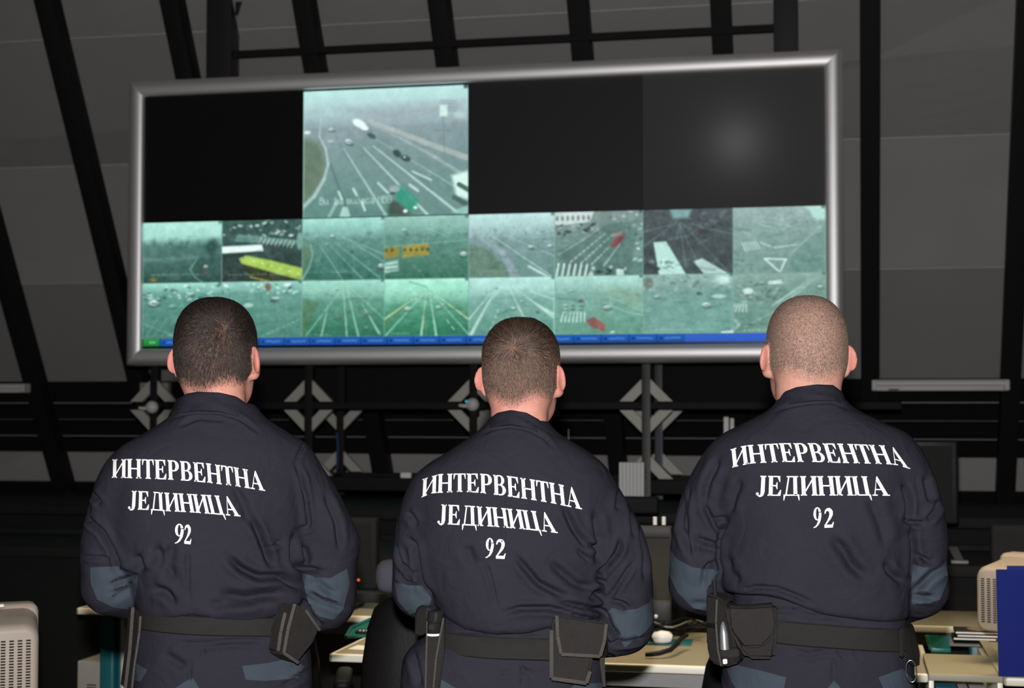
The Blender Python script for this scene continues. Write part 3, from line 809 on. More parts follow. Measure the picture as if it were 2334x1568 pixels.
# a pale wall box behind the first post
q0, q1 = at_y(318, 872, 9.6), at_y(382, 897, 9.6)
tag(MB().lohi((q0.x, 9.6, q1.z), (q1.x, 9.66, q0.z), 0.006).build('wall_box', 'greycase', None, ((q0.x + q1.x) / 2, 9.63, q1.z)), 'small grey box on the dark wall beside the left man\'s ear', 'box')

# black console the stand rises from, in front of the back wall
cb = thing('console_counter', (-1.6, 8.0, 0), 'long black console counter running along the back under the stand', 'counter')
MB().lohi((-5.6, 7.6, 0.98), (2.4, 8.7, 1.035), 0.008).build('worktop', 'black', cb)
MB().lohi((-5.55, 7.72, 0), (2.35, 8.65, 0.98)).build('cabinet', 'blackwood', cb)
for x in (-4.4, -3.2, -2.0, -0.8, 0.4):
    MB().lohi((x - 0.55, 7.695, 0.12), (x + 0.55, 7.72, 0.90), 0.006).build('door', 'black', cb)

def slab(px0, py0, px1, py1, Y, th, name, m, label, cat, group=None, bev=0.006):
    a, c = at_y(px0, py0, Y), at_y(px1, py1, Y)
    return tag(MB().lohi((a.x, Y, c.z), (c.x, Y + th, a.z), bev).build(name, m, None, ((a.x + c.x) / 2, Y + th / 2, c.z)), label, cat, group)
# white files and papers among the stand
t0 = at_y(1410, 1055, 8.6)
for i in range(7):
    px = 1411 + i * 8.2
    a, c = at_y(px, 1054, 8.62), at_y(px + 7.2, 1102, 8.62)
    f = thing('ring_binder', ((a.x + c.x) / 2, 8.68, 1.035), 'white ring binder standing in the row of files by the right post', 'binder', 'white binders on the console')
    MB().lohi((a.x, 8.62, 1.036), (c.x, 8.69, a.z), 0.002).build('cover', 'paper', f)
    MB().lohi((a.x + 0.003, 8.617, 1.06), (c.x - 0.003, 8.62, 1.12)).build('spine_label', 'white', f)
slab(912, 1077, 936, 1090, 8.55, 0.03, 'paper_box', 'paper', 'tiny white box on the console beside the middle man\'s shoulder', 'box')
for i, (px, w_) in enumerate(((1649, 12), (1664, 9))):
    slab(px, 950 + i * 3, px + w_, 1000, 8.75, 0.05, 'paper_roll', 'paper', ('white sheet' if i == 0 else 'narrow white slip') + ' peeping over the bald man\'s left shoulder', 'paper')
q = at_y(1296, 978, 8.0)
t = thing('antenna', (q.x, 8.0, 1.035), 'thin wire antenna standing on the console right of the middle man\'s shoulder', 'antenna')
MB().tube([(q.x, 8.0, 1.05), (q.x, 8.0, q.z)], [0.003, 0.002], 8).build('whip', 'lampgrey', t)
MB().box((q.x, 8.0, 1.0445), (0.06, 0.06, 0.018), None, 0.004).build('base', 'plastic', t)
# black equipment desk behind the work desks, with dark monitors on it
ed = thing('equipment_desk', (-1.2, 7.0, 0), 'low black equipment desk in the dark behind the work desks', 'desk')
MB().lohi((-5.0, 6.7, 0.85), (2.6, 7.4, 0.90), 0.006).build('worktop', 'black', ed)
MB().lohi((-4.95, 6.75, 0), (2.55, 7.35, 0.85)).build('cabinet', 'blackwood', ed)
def dark_monitor(px0, py0, px1, py1, Y, zfoot, label, m='black', led=None):
    a, c = at_y(px0, py0, Y), at_y(px1, py1, Y)
    xm = (a.x + c.x) / 2
    t = thing('monitor', (xm, Y + 0.05, zfoot), label, 'monitor')
    MB().lohi((a.x, Y, c.z), (c.x, Y + 0.05, a.z), 0.012).build('casing', m, t)
    MB().lohi((a.x + 0.025, Y - 0.003, c.z + 0.03), (c.x - 0.025, Y + 0.01, a.z - 0.025)).build('screen', 'black', t)
    MB().lohi((xm - 0.04, Y + 0.012, zfoot + 0.01), (xm + 0.04, Y + 0.04, c.z + 0.02)).build('neck', 'plastic', t)
    MB().lohi((xm - 0.12, Y - 0.05, zfoot + 0.001), (xm + 0.12, Y + 0.11, zfoot + 0.016), 0.006).build('foot', 'plastic', t)
    if led:
        q = at_y(led[0], led[1], Y - 0.004)
        MB().lathe([(0, -0.003), (0.005, -0.002), (0.006, 0.003)], q, 12, Matrix.Rotation(R(-90), 3, 'X')).build('indicator', mat('red_led', (0.4, 0.05, 0.02, 1), 0.4, emit=(1.0, 0.18, 0.06, 1), estr=0.7), t)
dark_monitor(1985, 1002, 2186, 1196, 7.0, 0.90, 'tall dark grey monitor seen over the bald man\'s right shoulder', 'plastic')
dark_monitor(2258, 1196, 2440, 1352, 6.22, 0.741, 'black monitor at the right edge behind the beige tube monitor')
dark_monitor(640, 1178, 858, 1345, 6.05, 0.741, 'black monitor with a red light between the left and middle man', 'black', (817, 1322))
dark_monitor(1290, 1130, 1500, 1172, 7.05, 0.90, 'low black monitor on the equipment desk behind the middle man\'s right shoulder')

# ------------------------------------------------------------------ work desks
def desk(x0, x1, y0, y1, label, legs=(), shadow_gap_strip=True):
    t = thing('work_desk', ((x0 + x1) / 2, (y0 + y1) / 2, 0), label, 'desk', 'pale work desks with cream edges')
    MB().lohi((x0 + 0.012, y0 + 0.012, 0.715), (x1 - 0.004, y1, 0.74), 0.002).build('worktop', 'beech', t)
    e = MB().lohi((x0, y0, 0.7135), (x1, y0 + 0.014, 0.7395), 0.005)
    e.lohi((x0, y0, 0.7135), (x0 + 0.013, y1, 0.7395), 0.005)
    e.build('edge_strip', 'edge', t)
    if shadow_gap_strip:
        MB().lohi((x0 + 0.18, y0 + 0.06, 0.66), (x1 - 0.05, y0 + 0.075, 0.7135)).build('shadow_gap_strip', 'greydark', t)  # grey strip stands in for the shadow gap under the desktop
    for lx in legs:
        MB().lohi((lx - 0.055, y0 + 0.16, 0.03), (lx + 0.01, y0 + 0.26, 0.7135), 0.012).build('leg', 'teal', t)
        MB().lohi((lx + 0.014, y0 + 0.18, 0.03), (lx + 0.055, y0 + 0.25, 0.70), 0.01).build('leg_cover', mat('dark_teal', (0.02, 0.13, 0.17, 1), 0.4), t)
        MB().lohi((lx - 0.06, y0 + 0.02, 0.0), (lx + 0.06, y1 - 0.05, 0.03), 0.01).build('foot', 'teal', t)
    return t
dA = desk(-1.662, 0.235, 4.955, 5.74, 'pale desk running behind the middle man and the bald man, headset and papers on it', (-1.47, 0.12))
MB().lohi((-1.20, 5.03, 0.50), (-0.36, 5.06, 0.645), 0.004).build('drawer', 'white', dA)
dC = desk(-3.03, -1.30, 5.86, 6.35, 'pale desk with teal leg behind the left man, cable box on it', ((at_y(232, 1480, 6.05).x + 0.058), -1.5))
dD = desk(0.02, 1.7, 6.035, 6.49, 'pale desk far back on the right, behind the beige monitor', (0.5, 1.5))
dB = desk(0.455, 1.75, 4.945, 5.80, 'pale desk at the right edge under the beige monitor and compact disc cases', (1.6,))
dE = desk(-3.05, -1.80, 3.30, 4.05, 'near pale desk at the lower left corner carrying the large beige monitor', (-2.0, -2.9))
# connecting cabinet between the two right desks
cc = thing('desk_cabinet', (0.345, 5.35, 0), 'cream cabinet with an open shelf bridging the two desks on the right', 'cabinet')
m = MB()
m.lohi((0.2375, 4.962, 0.719), (0.4525, 5.36, 0.7405), 0.003)
m.build('top', 'cabtop', cc)
for (lo, hi, nm) in (((0.2375, 4.97, 0.0), (0.2525, 5.70, 0.718), 'side_panel'), ((0.4375, 4.97, 0.0), (0.4525, 5.70, 0.718), 'side_panel'),
                     ((0.2525, 5.36, 0.0), (0.4375, 5.375, 0.60), 'back_panel'), ((0.2525, 4.98, 0.295), (0.4375, 5.36, 0.314), 'shelf')):
    MB().lohi(lo, hi, 0.001).build(nm, 'edge', cc)
MB().lohi((0.4405, 4.965, 0.7412), (0.470, 5.72, 0.746), 0.001).build('joint_strip', 'beech', cc)
def file_(x0, x1, y, z0, h, m_, label, cat='folder', name='folder', grp=None):
    f = thing(name, ((x0 + x1) / 2, y + 0.12, z0), label, cat, grp)
    MB().lohi((x0, y, z0), (x1, y + 0.24, z0 + h), 0.003).build('cover', m_, f)
    MB().lohi((x0 + 0.006, y - 0.001, z0 + 0.04), (x1 - 0.006, y + 0.001, z0 + 0.12)).build('spine_label', 'paper', f)
file_(0.262, 0.325, 5.03, 0.315, 0.372, mat('teal_binder', (0.03, 0.20, 0.28, 1), 0.5), 'teal binder on the open shelf of the cream cabinet', 'binder', 'ring_binder')
file_(0.333, 0.362, 5.03, 0.315, 0.360, 'white', 'slim white folder beside the teal binder on the cabinet shelf')
file_(0.370, 0.420, 5.04, 0.315, 0.355, 'paper', 'thick white folder at the right end of the cabinet shelf')
# things on the right desks
def onq(px, py, z=0.74):
    return at_z(px, py, z)
q = onq(2135, 1482, 0.745)
t = thing('card_tray', q, 'teal green plastic tray lying over the cabinet top at the right', 'tray')
P0 = [onq(2112, 1450, 0.79), onq(2160, 1454, 0.79), onq(2167, 1485, 0.743), onq(2122, 1484, 0.743)]
MB().prism(P0, (0, 0, 0.006)).build('base', 'teal_plastic', t)
MB().bar(P0[2] + Vector((0, 0, 0.004)), P0[3] + Vector((0, 0, 0.004)), 0.012, 0.016, 0.003).build('lip', 'teal_plastic', t)
MB().bar(P0[0] + Vector((0, 0, 0.004)), P0[3] + Vector((0, 0, 0.004)), 0.008, 0.012, 0.003).build('rim', 'teal_plastic', t)
q = onq(2074, 1449)
t = thing('table_clamp', q, 'small black clamp on the desk edge beside the bald man\'s belt', 'clamp')
MB().box(q + Vector((0, 0, 0.016)), (0.026, 0.02, 0.032), None, 0.005).build('jaw', 'plastic', t)
MB().tube([q + Vector((0, 0, 0.03)), q + Vector((0, 0, 0.045))], 0.007, 10).build('screw', 'chrome', t)
for i in range(3):
    y0 = 5.50 - i * 0.0
    q = onq(2200, 1459, 0.74)
    z = 0.742 + i * 0.0106
    t = thing('disc_case', (0.40 + 0.07, q.y, z), ('topmost disc case with a dark picture sleeve' if i == 2 else 'clear disc case in the middle of the stack' if i == 1 else 'bottom disc case of the stack') + ' beside the beige monitor', 'disc case', 'stack of three disc cases')
    x0 = (0.385, 0.398, 0.392)[i] - 0.03
    yb = q.y - 0.02
    MB().lohi((x0, yb, z), (x0 + 0.142, yb + 0.125, z + 0.0095), 0.001).build('tray', 'plastic', t)
    MB().lohi((x0 + 0.001, yb - 0.002, z + 0.0025), (x0 + 0.141, yb, z + 0.0072)).build('clear_spine', 'paper', t)
    if i == 2:
        MB().lohi((x0 + 0.004, yb + 0.004, z + 0.0096), (x0 + 0.138, yb + 0.12, z + 0.0102)).build('sleeve', mat('dark_sleeve', (0.03, 0.027, 0.025, 1), 0.3), t)
        MB().lathe([(0.009, 0), (0.045, 0), (0.045, 0.001), (0.009, 0.001), (0.009, 0)], (x0 + 0.088, yb + 0.07, z + 0.0103), 30).build('disc_print', mat('tan_print', (0.28, 0.20, 0.11, 1), 0.4, noise=0.25, nscale=40), t)
def crt(loc, yaw, k, label, z0=0.098):
    """old tube monitor seen from behind: shell, rear housing with vents, swivel foot"""
    t = thing('tube_monitor', loc, label, 'monitor', 'beige tube monitors', yaw)
    t['_o'] = (0, 0, 0)
    W, H = 0.36 * k, 0.285 * k
    MB().box((0, 0.15 * k, z0 + 0.155 * k), (0.40 * k, 0.13 * k, 0.335 * k), None, 0.03 * k).build('front_shell', 'beige', t)
    vs, fs = [], []
    for (y, w_, h_, zc, r_) in ((0.10, 0.39, 0.315, 0.152, 0.05), (-0.02, 0.372, 0.302, 0.149, 0.055), (-0.17, 0.35, 0.285, 0.145, 0.05), (-0.192, 0.335, 0.27, 0.143, 0.045), (-0.20, 0.31, 0.245, 0.142, 0.03)):
        for c_ in range(4):
            cx = (1, -1, -1, 1)[c_] * (w_ / 2 - r_)
            cz = (1, 1, -1, -1)[c_] * (h_ / 2 - r_) + zc
            for j in range(7):
                a = c_ * math.pi / 2 + j * math.pi / 12
                vs.append(((cx + r_ * math.cos(a)) * k, y * k, z0 + (cz + r_ * math.sin(a)) * k))
    n = 28
    for i in range(4):
        for j in range(n):
            fs.append((i * n + j, i * n + (j + 1) % n, (i + 1) * n + (j + 1) % n, (i + 1) * n + j))
    fs.append(tuple(4 * n + j for j in range(n)))
    MB().add(vs, fs, True).build('rear_housing', 'beige', t)
    m = MB()
    for c_ in range(11):                                    # vent slots on the back and round both flanks
        x = (-0.138 + c_ * 0.0276) * k
        for r_ in range(20):
            z = z0 + (0.046 + r_ * 0.0098) * k
            m.box((x, -0.1995 * k, z), (0.0155 * k, 0.004 * k, 0.0052 * k))
    for sx in (-1, 1):
        for r_ in range(20):
            z = z0 + (0.046 + r_ * 0.0098) * k
            m.box((sx * 0.176 * k, -0.12 * k, z), (0.006 * k, 0.10 * k, 0.0036 * k), -sx * R(4.5))
    m.build('vent_slots', 'slot', t)
    MB().box((0, -0.01 * k, z0 - 0.02), (0.20 * k, 0.20 * k, 0.07), None, 0.02).build('swivel', 'beige', t)
    MB().lathe([(0, 0.001), (0.135 * k, 0.001), (0.14 * k, 0.012), (0.12 * k, 0.02), (0.09 * k, 0.04), (0, 0.04)], (0, 0, 0), 32).build('foot', 'beige', t)
    MB().box((0.06 * k, 0.05 * k, z0 + 0.326 * k), (0.03 * k, 0.03 * k, 0.012 * k), None, 0.004 * k).build('knob', 'white', t)
    return t
crt((0.574, 5.27, 0.74), R(-30), 0.72, 'beige tube monitor with back vents at the right edge behind the blue folder')
crt((-2.150, 3.66, 0.74), R(34), 0.72, 'large beige tube monitor with rows of back vents in the lower left corner', 0.062)
q = at_d(2330, 1525, 4.75)
t = thing('lever_file', (q.x, q.y, 0.74), 'large blue cloth folder standing upright at the right edge', 'folder')
a, c = at_d(2277, 1298, 4.75), at_d(2277, 1530, 4.75)
zb, ztop = 0.741, a.z
X0 = Vector((c.x, c.y, 0))
dirx = Vector((math.cos(YAW + R(-3)), math.sin(YAW + R(-3)), 0))
nrm = Vector((-dirx.y, dirx.x, 0))
def sheet(off, th, dz0, dz1, name, mm, ex=0.0):
    o = X0 + nrm * off + dirx * ex
    MB().prism([o + Vector((0, 0, zb + dz0)), o + dirx * 0.25 + Vector((0, 0, zb + dz0)), o + dirx * 0.25 + Vector((0, 0, ztop + dz1)), o + Vector((-0.004, 0, ztop + dz1))], nrm * th).build(name, mm, t)
sheet(0.0, 0.006, 0, 0, 'front_cover', 'blue')
sheet(0.05, 0.006, 0, 0.006, 'back_cover', 'blue', 0.045)
sheet(0.008, 0.04, 0.01, -0.012, 'paper_block', 'paper', 0.01)

# flat screen, headset, keyboard and papers on the long desk
Y = 5.52
a, c = at_y(1262, 1196, Y), at_y(1531, 1418, Y)
xm = (a.x + c.x) / 2
t = thing('flat_monitor', (xm, Y + 0.05, 0.74), 'flat screen facing the camera between the middle man and the bald man', 'monitor')
m = MB().lohi((a.x, Y, a.z - 0.042), (c.x, Y + 0.045, a.z), 0.006).lohi((a.x, Y, c.z), (c.x, Y + 0.045, c.z + 0.075), 0.006)
m.lohi((a.x, Y, c.z + 0.03), (a.x + 0.03, Y + 0.045, a.z - 0.02), 0.006).lohi((c.x - 0.006, Y, c.z + 0.03), (c.x, Y + 0.045, a.z - 0.02), 0.002)
m.build('bezel', 'greyplastic', t)
MB().lohi((a.x + 0.028, Y + 0.008, c.z + 0.07), (c.x - 0.004, Y + 0.03, a.z - 0.04)).build('screen', 'lcd', t)
MB().lohi((xm - 0.05, Y + 0.045, 0.75), (xm + 0.05, Y + 0.08, 1.0), 0.004).build('neck', 'plastic', t)
MB().lohi((xm - 0.15, Y - 0.06, 0.7405), (xm + 0.15, Y + 0.12, 0.756), 0.006).build('foot', 'plastic', t)
q = at_y(1495, 1405, Y - 0.002)
MB().lathe([(0, -0.008), (0.006, -0.006), (0.0075, 0)], q, 14, Matrix.Rotation(R(-90), 3, 'X')).build('power_button', 'white', t)
for px in (1493, 1513):
    q = at_y(px, 1196, Y + 0.03)
    MB().tube([q, q + Vector((0, 0, 0.028))], 0.0075, 10).build('clip', 'white', t)
q = at_y(1546, 1365, 5.60)
tag(MB().lohi((q.x - 0.022, 5.58, 0.7405), (q.x + 0.025, 5.70, q.z + 0.09), 0.008).build('loudspeaker', 'plastic', None, (q.x, 5.64, 0.7405)), 'slim black loudspeaker standing to the right of the flat screen', 'loudspeaker')
q = onq(1540, 1436)
t = thing('keyboard', (q.x, q.y, 0.7405), 'black keyboard under loose cables in front of the flat screen', 'keyboard')
MB().box((q.x, q.y, 0.752), (0.30, 0.11, 0.02), R(4), 0.006).build('body', 'plastic', t)
m = MB()
for r_ in range(4):
    for c_ in range(14):
        m.box((q.x - 0.13 + c_ * 0.02, q.y - 0.036 + r_ * 0.022, 0.764), (0.016, 0.017, 0.008), None, 0.002)
m.build('keys', 'greyplastic', t)
for i in range(4):
    pts = []
    for j in range(9):
        px, py = 1485 + j * 14 + i * 3, 1432 - 8 * math.sin(j * 0.8 + i * 1.3) - i * 2
        p = onq(px, py - i * 3, 0.775 + 0.011 * i + 0.003 * math.sin(j + i))
        pts.append(p)
    tag(MB().tube(pts, 0.0035, 8).build('cable', 'plastic' if i != 2 else 'greydark'), ('black', 'thin black', 'grey', 'coiled black')[i] + ' cable ' + ('crossing', 'trailing behind', 'lying over', 'looped on')[i] + ' the keyboard on the long desk', 'cable')
q = onq(1522, 1465)
tag(MB().box((q.x, q.y, 0.7425), (0.165, 0.13, 0.003), R(3), 0.001).build('mouse_mat', 'teal', None, (q.x, q.y, 0.7405)), 'teal mouse mat under the headset on the long desk', 'mat')
q = onq(1508, 1470)
t = thing('headset', (q.x, q.y, 0.744), 'white headset pad with a black curved boom lying on the desk', 'headset')
vs = []
m = MB()
m.tube([q + Vector((-0.03, 0.0, 0.022)), q + Vector((-0.022, 0.0, 0.024)), q + Vector((0.0, 0.002, 0.027)), q + Vector((0.022, 0.004, 0.026)), q + Vector((0.034, 0.005, 0.023))], [0.012, 0.019, 0.022, 0.020, 0.012], 16)
m.build('ear_pad', 'white', t)
pts = [onq(1471, 1492, 0.752), onq(1484, 1491, 0.754), onq(1505, 1488, 0.758), onq(1528, 1481, 0.764), onq(1541, 1469, 0.772), onq(1553, 1455, 0.782), onq(1566, 1448, 0.786)]
MB().tube(pts, [0.007, 0.008, 0.008, 0.008, 0.009, 0.008, 0.006], 12).build('boom', 'plastic', t)
MB().tube([q + Vector((-0.040, -0.004, 0.02)), q + Vector((-0.022, -0.002, 0.021))], [0.010, 0.012], 12).build('microphone_plug', 'plastic', t)
q = onq(822, 1477)
tag(MB().box((q.x + 0.05, q.y, 0.7412), (0.16, 0.085, 0.0012), R(-4)).build('paper_sheet', 'paper', None, (q.x + 0.05, q.y, 0.7405)), 'white paper sheet on the desk corner beside the black chair', 'paper')
q = onq(828, 1450)
t = thing('telephone', (q.x, q.y, 0.7405), 'black keypad telephone behind the paper sheet at the chair', 'telephone')
MB().box((q.x + 0.03, q.y, 0.752), (0.11, 0.05, 0.022), None, 0.008).build('body', 'plastic', t)
m = MB()
for i in range(5):
    m.box((q.x - 0.005 + i * 0.013, q.y - 0.02, 0.763), (0.006, 0.006, 0.004))
m.build('keys', 'white', t)
t = thing('letter_tray', onq(820, 1440, 0.7405), 'teal green plastic letter tray behind the telephone', 'tray')
P = [onq(788, 1456, 0.742), onq(800, 1438, 0.748), onq(845, 1418, 0.765), onq(850, 1450, 0.742)]
MB().prism(P, (0, 0, 0.008)).build('base', 'teal_plastic', t)
MB().tube([P[0] + Vector((0, 0, 0.006)), P[1] + Vector((0, 0, 0.01)), P[2] + Vector((0, 0, 0.012))], 0.006, 8).build('rim', 'teal', t)
# cable box on the left far desk
q = onq(834, 1374)
t = thing('cable_box', (q.x, q.y, 0.7405), 'dark grey box with an arching cable on the far desk left of the chair', 'box')
MB().box((q.x, q.y + 0.04, 0.762), (0.22, 0.08, 0.042), None, 0.006).build('case', 'greyplastic', t)
MB().tube([(q.x - 0.07, q.y + 0.02, 0.784), (q.x - 0.03, q.y + 0.02, 0.803), (q.x + 0.0, q.y + 0.02, 0.809), (q.x + 0.04, q.y + 0.02, 0.803), (q.x + 0.08, q.y + 0.02, 0.786)], 0.006, 8).build('cable', mat('tan_cable', (0.30, 0.24, 0.15, 1), 0.5), t)
# little stand on the equipment desk at the right
q = at_y(2180, 1372, 6.75)
t = thing('card_stand', (q.x, 6.78, 0.90), 'small grey slanted card stand in the dark right of the bald man', 'stand')
a0 = at_y(2163, 1337, 6.80)
MB().prism([(q.x - 0.025, 6.84, 0.962), (q.x + 0.012, 6.84, 0.962), (q.x + 0.032, 6.76, 0.915), (q.x - 0.004, 6.76, 0.915)], (0, 0.012, 0)).build('card', mat('grey_card', (0.10, 0.10, 0.10, 1), 0.6), t)
MB().box((q.x + 0.015, 6.77, 0.9075), (0.07, 0.05, 0.014), None, 0.004).build('foot', 'greydark', t)
# grey case and silver pipe under the left desk
a, c = at_y(176, 1506, 6.10), at_y(224, 1506, 6.10)
t = thing('computer_case', ((a.x + c.x) / 2, 6.2, 0), 'grey metal computer case standing under the left desk end', 'computer')
MB().lohi((a.x, 6.10, 0.0), (c.x + 0.012, 6.30, a.z), 0.006).build('case', 'greycase', t)
m = MB()
for i in range(6):
    m.lohi((a.x + 0.045, 6.0985, a.z - 0.10 - i * 0.012), (c.x - 0.008, 6.101, a.z - 0.095 - i * 0.012))
m.build('vents', 'slot', t)
a = at_y(277, 1450, 5.93)
tag(MB().tube([(a.x, 5.95, 0.0), (a.x, 5.95, 0.69)], 0.0125, 14).build('pipe', 'lampgrey', None, (a.x, 5.95, 0)), 'thin pale vertical pipe beside the teal leg of the left desk', 'pipe')

# ------------------------------------------------------------------ office chairs
def chair(px, dist, yaw, label, head=True, top=1.06):
    c0 = at_d(px, 1500, dist)
    t = thing('office_chair', (c0.x, c0.y, 0), label, 'chair', 'black office chairs', yaw)
    t['_o'] = (0, 0, 0)
    # local: the backrest faces forward (+y), its rear side is seen
    vs, fs = [], []
    rows = [(0.56, 0.20, 0.0), (0.62, 0.228, -0.012), (0.75, 0.232, -0.02), (0.88, 0.225, -0.012), (0.97, 0.212, 0.0), (1.02, 0.195, 0.008), (1.05, 0.165, 0.012), (1.06, 0.12, 0.014)]
    n = 20
    for (z, hw, y) in rows:
        z = z + (top - 1.06) * (z - 0.56) / 0.5
        for j in range(n):
            a = 2 * math.pi * j / n
            ca, sa = math.cos(a), math.sin(a)
            vs.append((hw * math.copysign(abs(ca) ** 0.45, ca), y + 0.04 * math.copysign(abs(sa) ** 0.6, sa) + 0.03 * (abs(ca) ** 2), z))
    for i in range(len(rows) - 1):
        for j in range(n):
            fs.append((i * n + j, i * n + (j + 1) % n, (i + 1) * n + (j + 1) % n, (i + 1) * n + j))
    fs += [tuple(range(n)), tuple((len(rows) - 1) * n + j for j in range(n))]
    MB().add(vs, fs, True).build('backrest', 'leather', t)
    if head:
        MB().box((0, 0.02, top + 0.046), (0.38, 0.075, 0.086), None, 0.03).build('headrest', 'headfab', t)
        for sx in (-1, 1):
            MB().tube([(sx * 0.08, 0.02, top - 0.05), (sx * 0.08, 0.02, top + 0.03)], 0.007, 8).build('headrest_post', 'chrome', t)
    MB().box((0, 0.29, 0.475), (0.48, 0.48, 0.09), None, 0.035).build('seat', 'leather', t)
    MB().bar((0, 0.1, 0.44), (0, -0.01, 0.62), 0.08, 0.02, 0.005).build('back_bracket', 'plastic', t)
    for sx in (-1, 1):
        MB().box((sx * 0.29, 0.23, 0.69), (0.055, 0.27, 0.04), None, 0.018).build('armrest', 'leather', t)
        MB().tube([(sx * 0.29, 0.25, 0.68), (sx * 0.285, 0.26, 0.5), (sx * 0.2, 0.27, 0.455)], 0.014, 10).build('arm_support', 'plastic', t)
    MB().tube([(0, 0.27, 0.10), (0, 0.27, 0.44)], 0.028, 14).build('gas_column', 'plastic', t)
    m = MB()
    for k in range(5):
        a = 2 * math.pi * k / 5 + 0.3
        m.bar((0, 0.27, 0.095), (0.30 * math.cos(a), 0.27 + 0.30 * math.sin(a), 0.07), 0.03, 0.04, 0.008)
    m.build('star_base', 'plastic', t)
    for k in range(5):
        a = 2 * math.pi * k / 5 + 0.3
        MB().box((0.30 * math.cos(a), 0.27 + 0.30 * math.sin(a), 0.028), (0.04, 0.05, 0.055), a, 0.018).build('castor', 'plastic', t)
    return t
chair(1022, 4.12, YAW + R(2), 'black leather office chair with slate headrest just left behind the middle man')
chair(1795, 4.15, YAW - R(6), 'black office chair mostly hidden behind the bald man', False, 0.93)
chair(555, 4.75, YAW + R(4), 'black office chair mostly hidden behind the left man', False, 0.91)
# ------------------------------------------------------------------ people: shape tools
def smin(a, b, k):
    h = np.clip(0.5 + 0.5 * (b - a) / k, 0, 1)
    return b * (1 - h) + a * h - k * h * (1 - h)
def smax(a, b, k):
    return -smin(-a, -b, k)

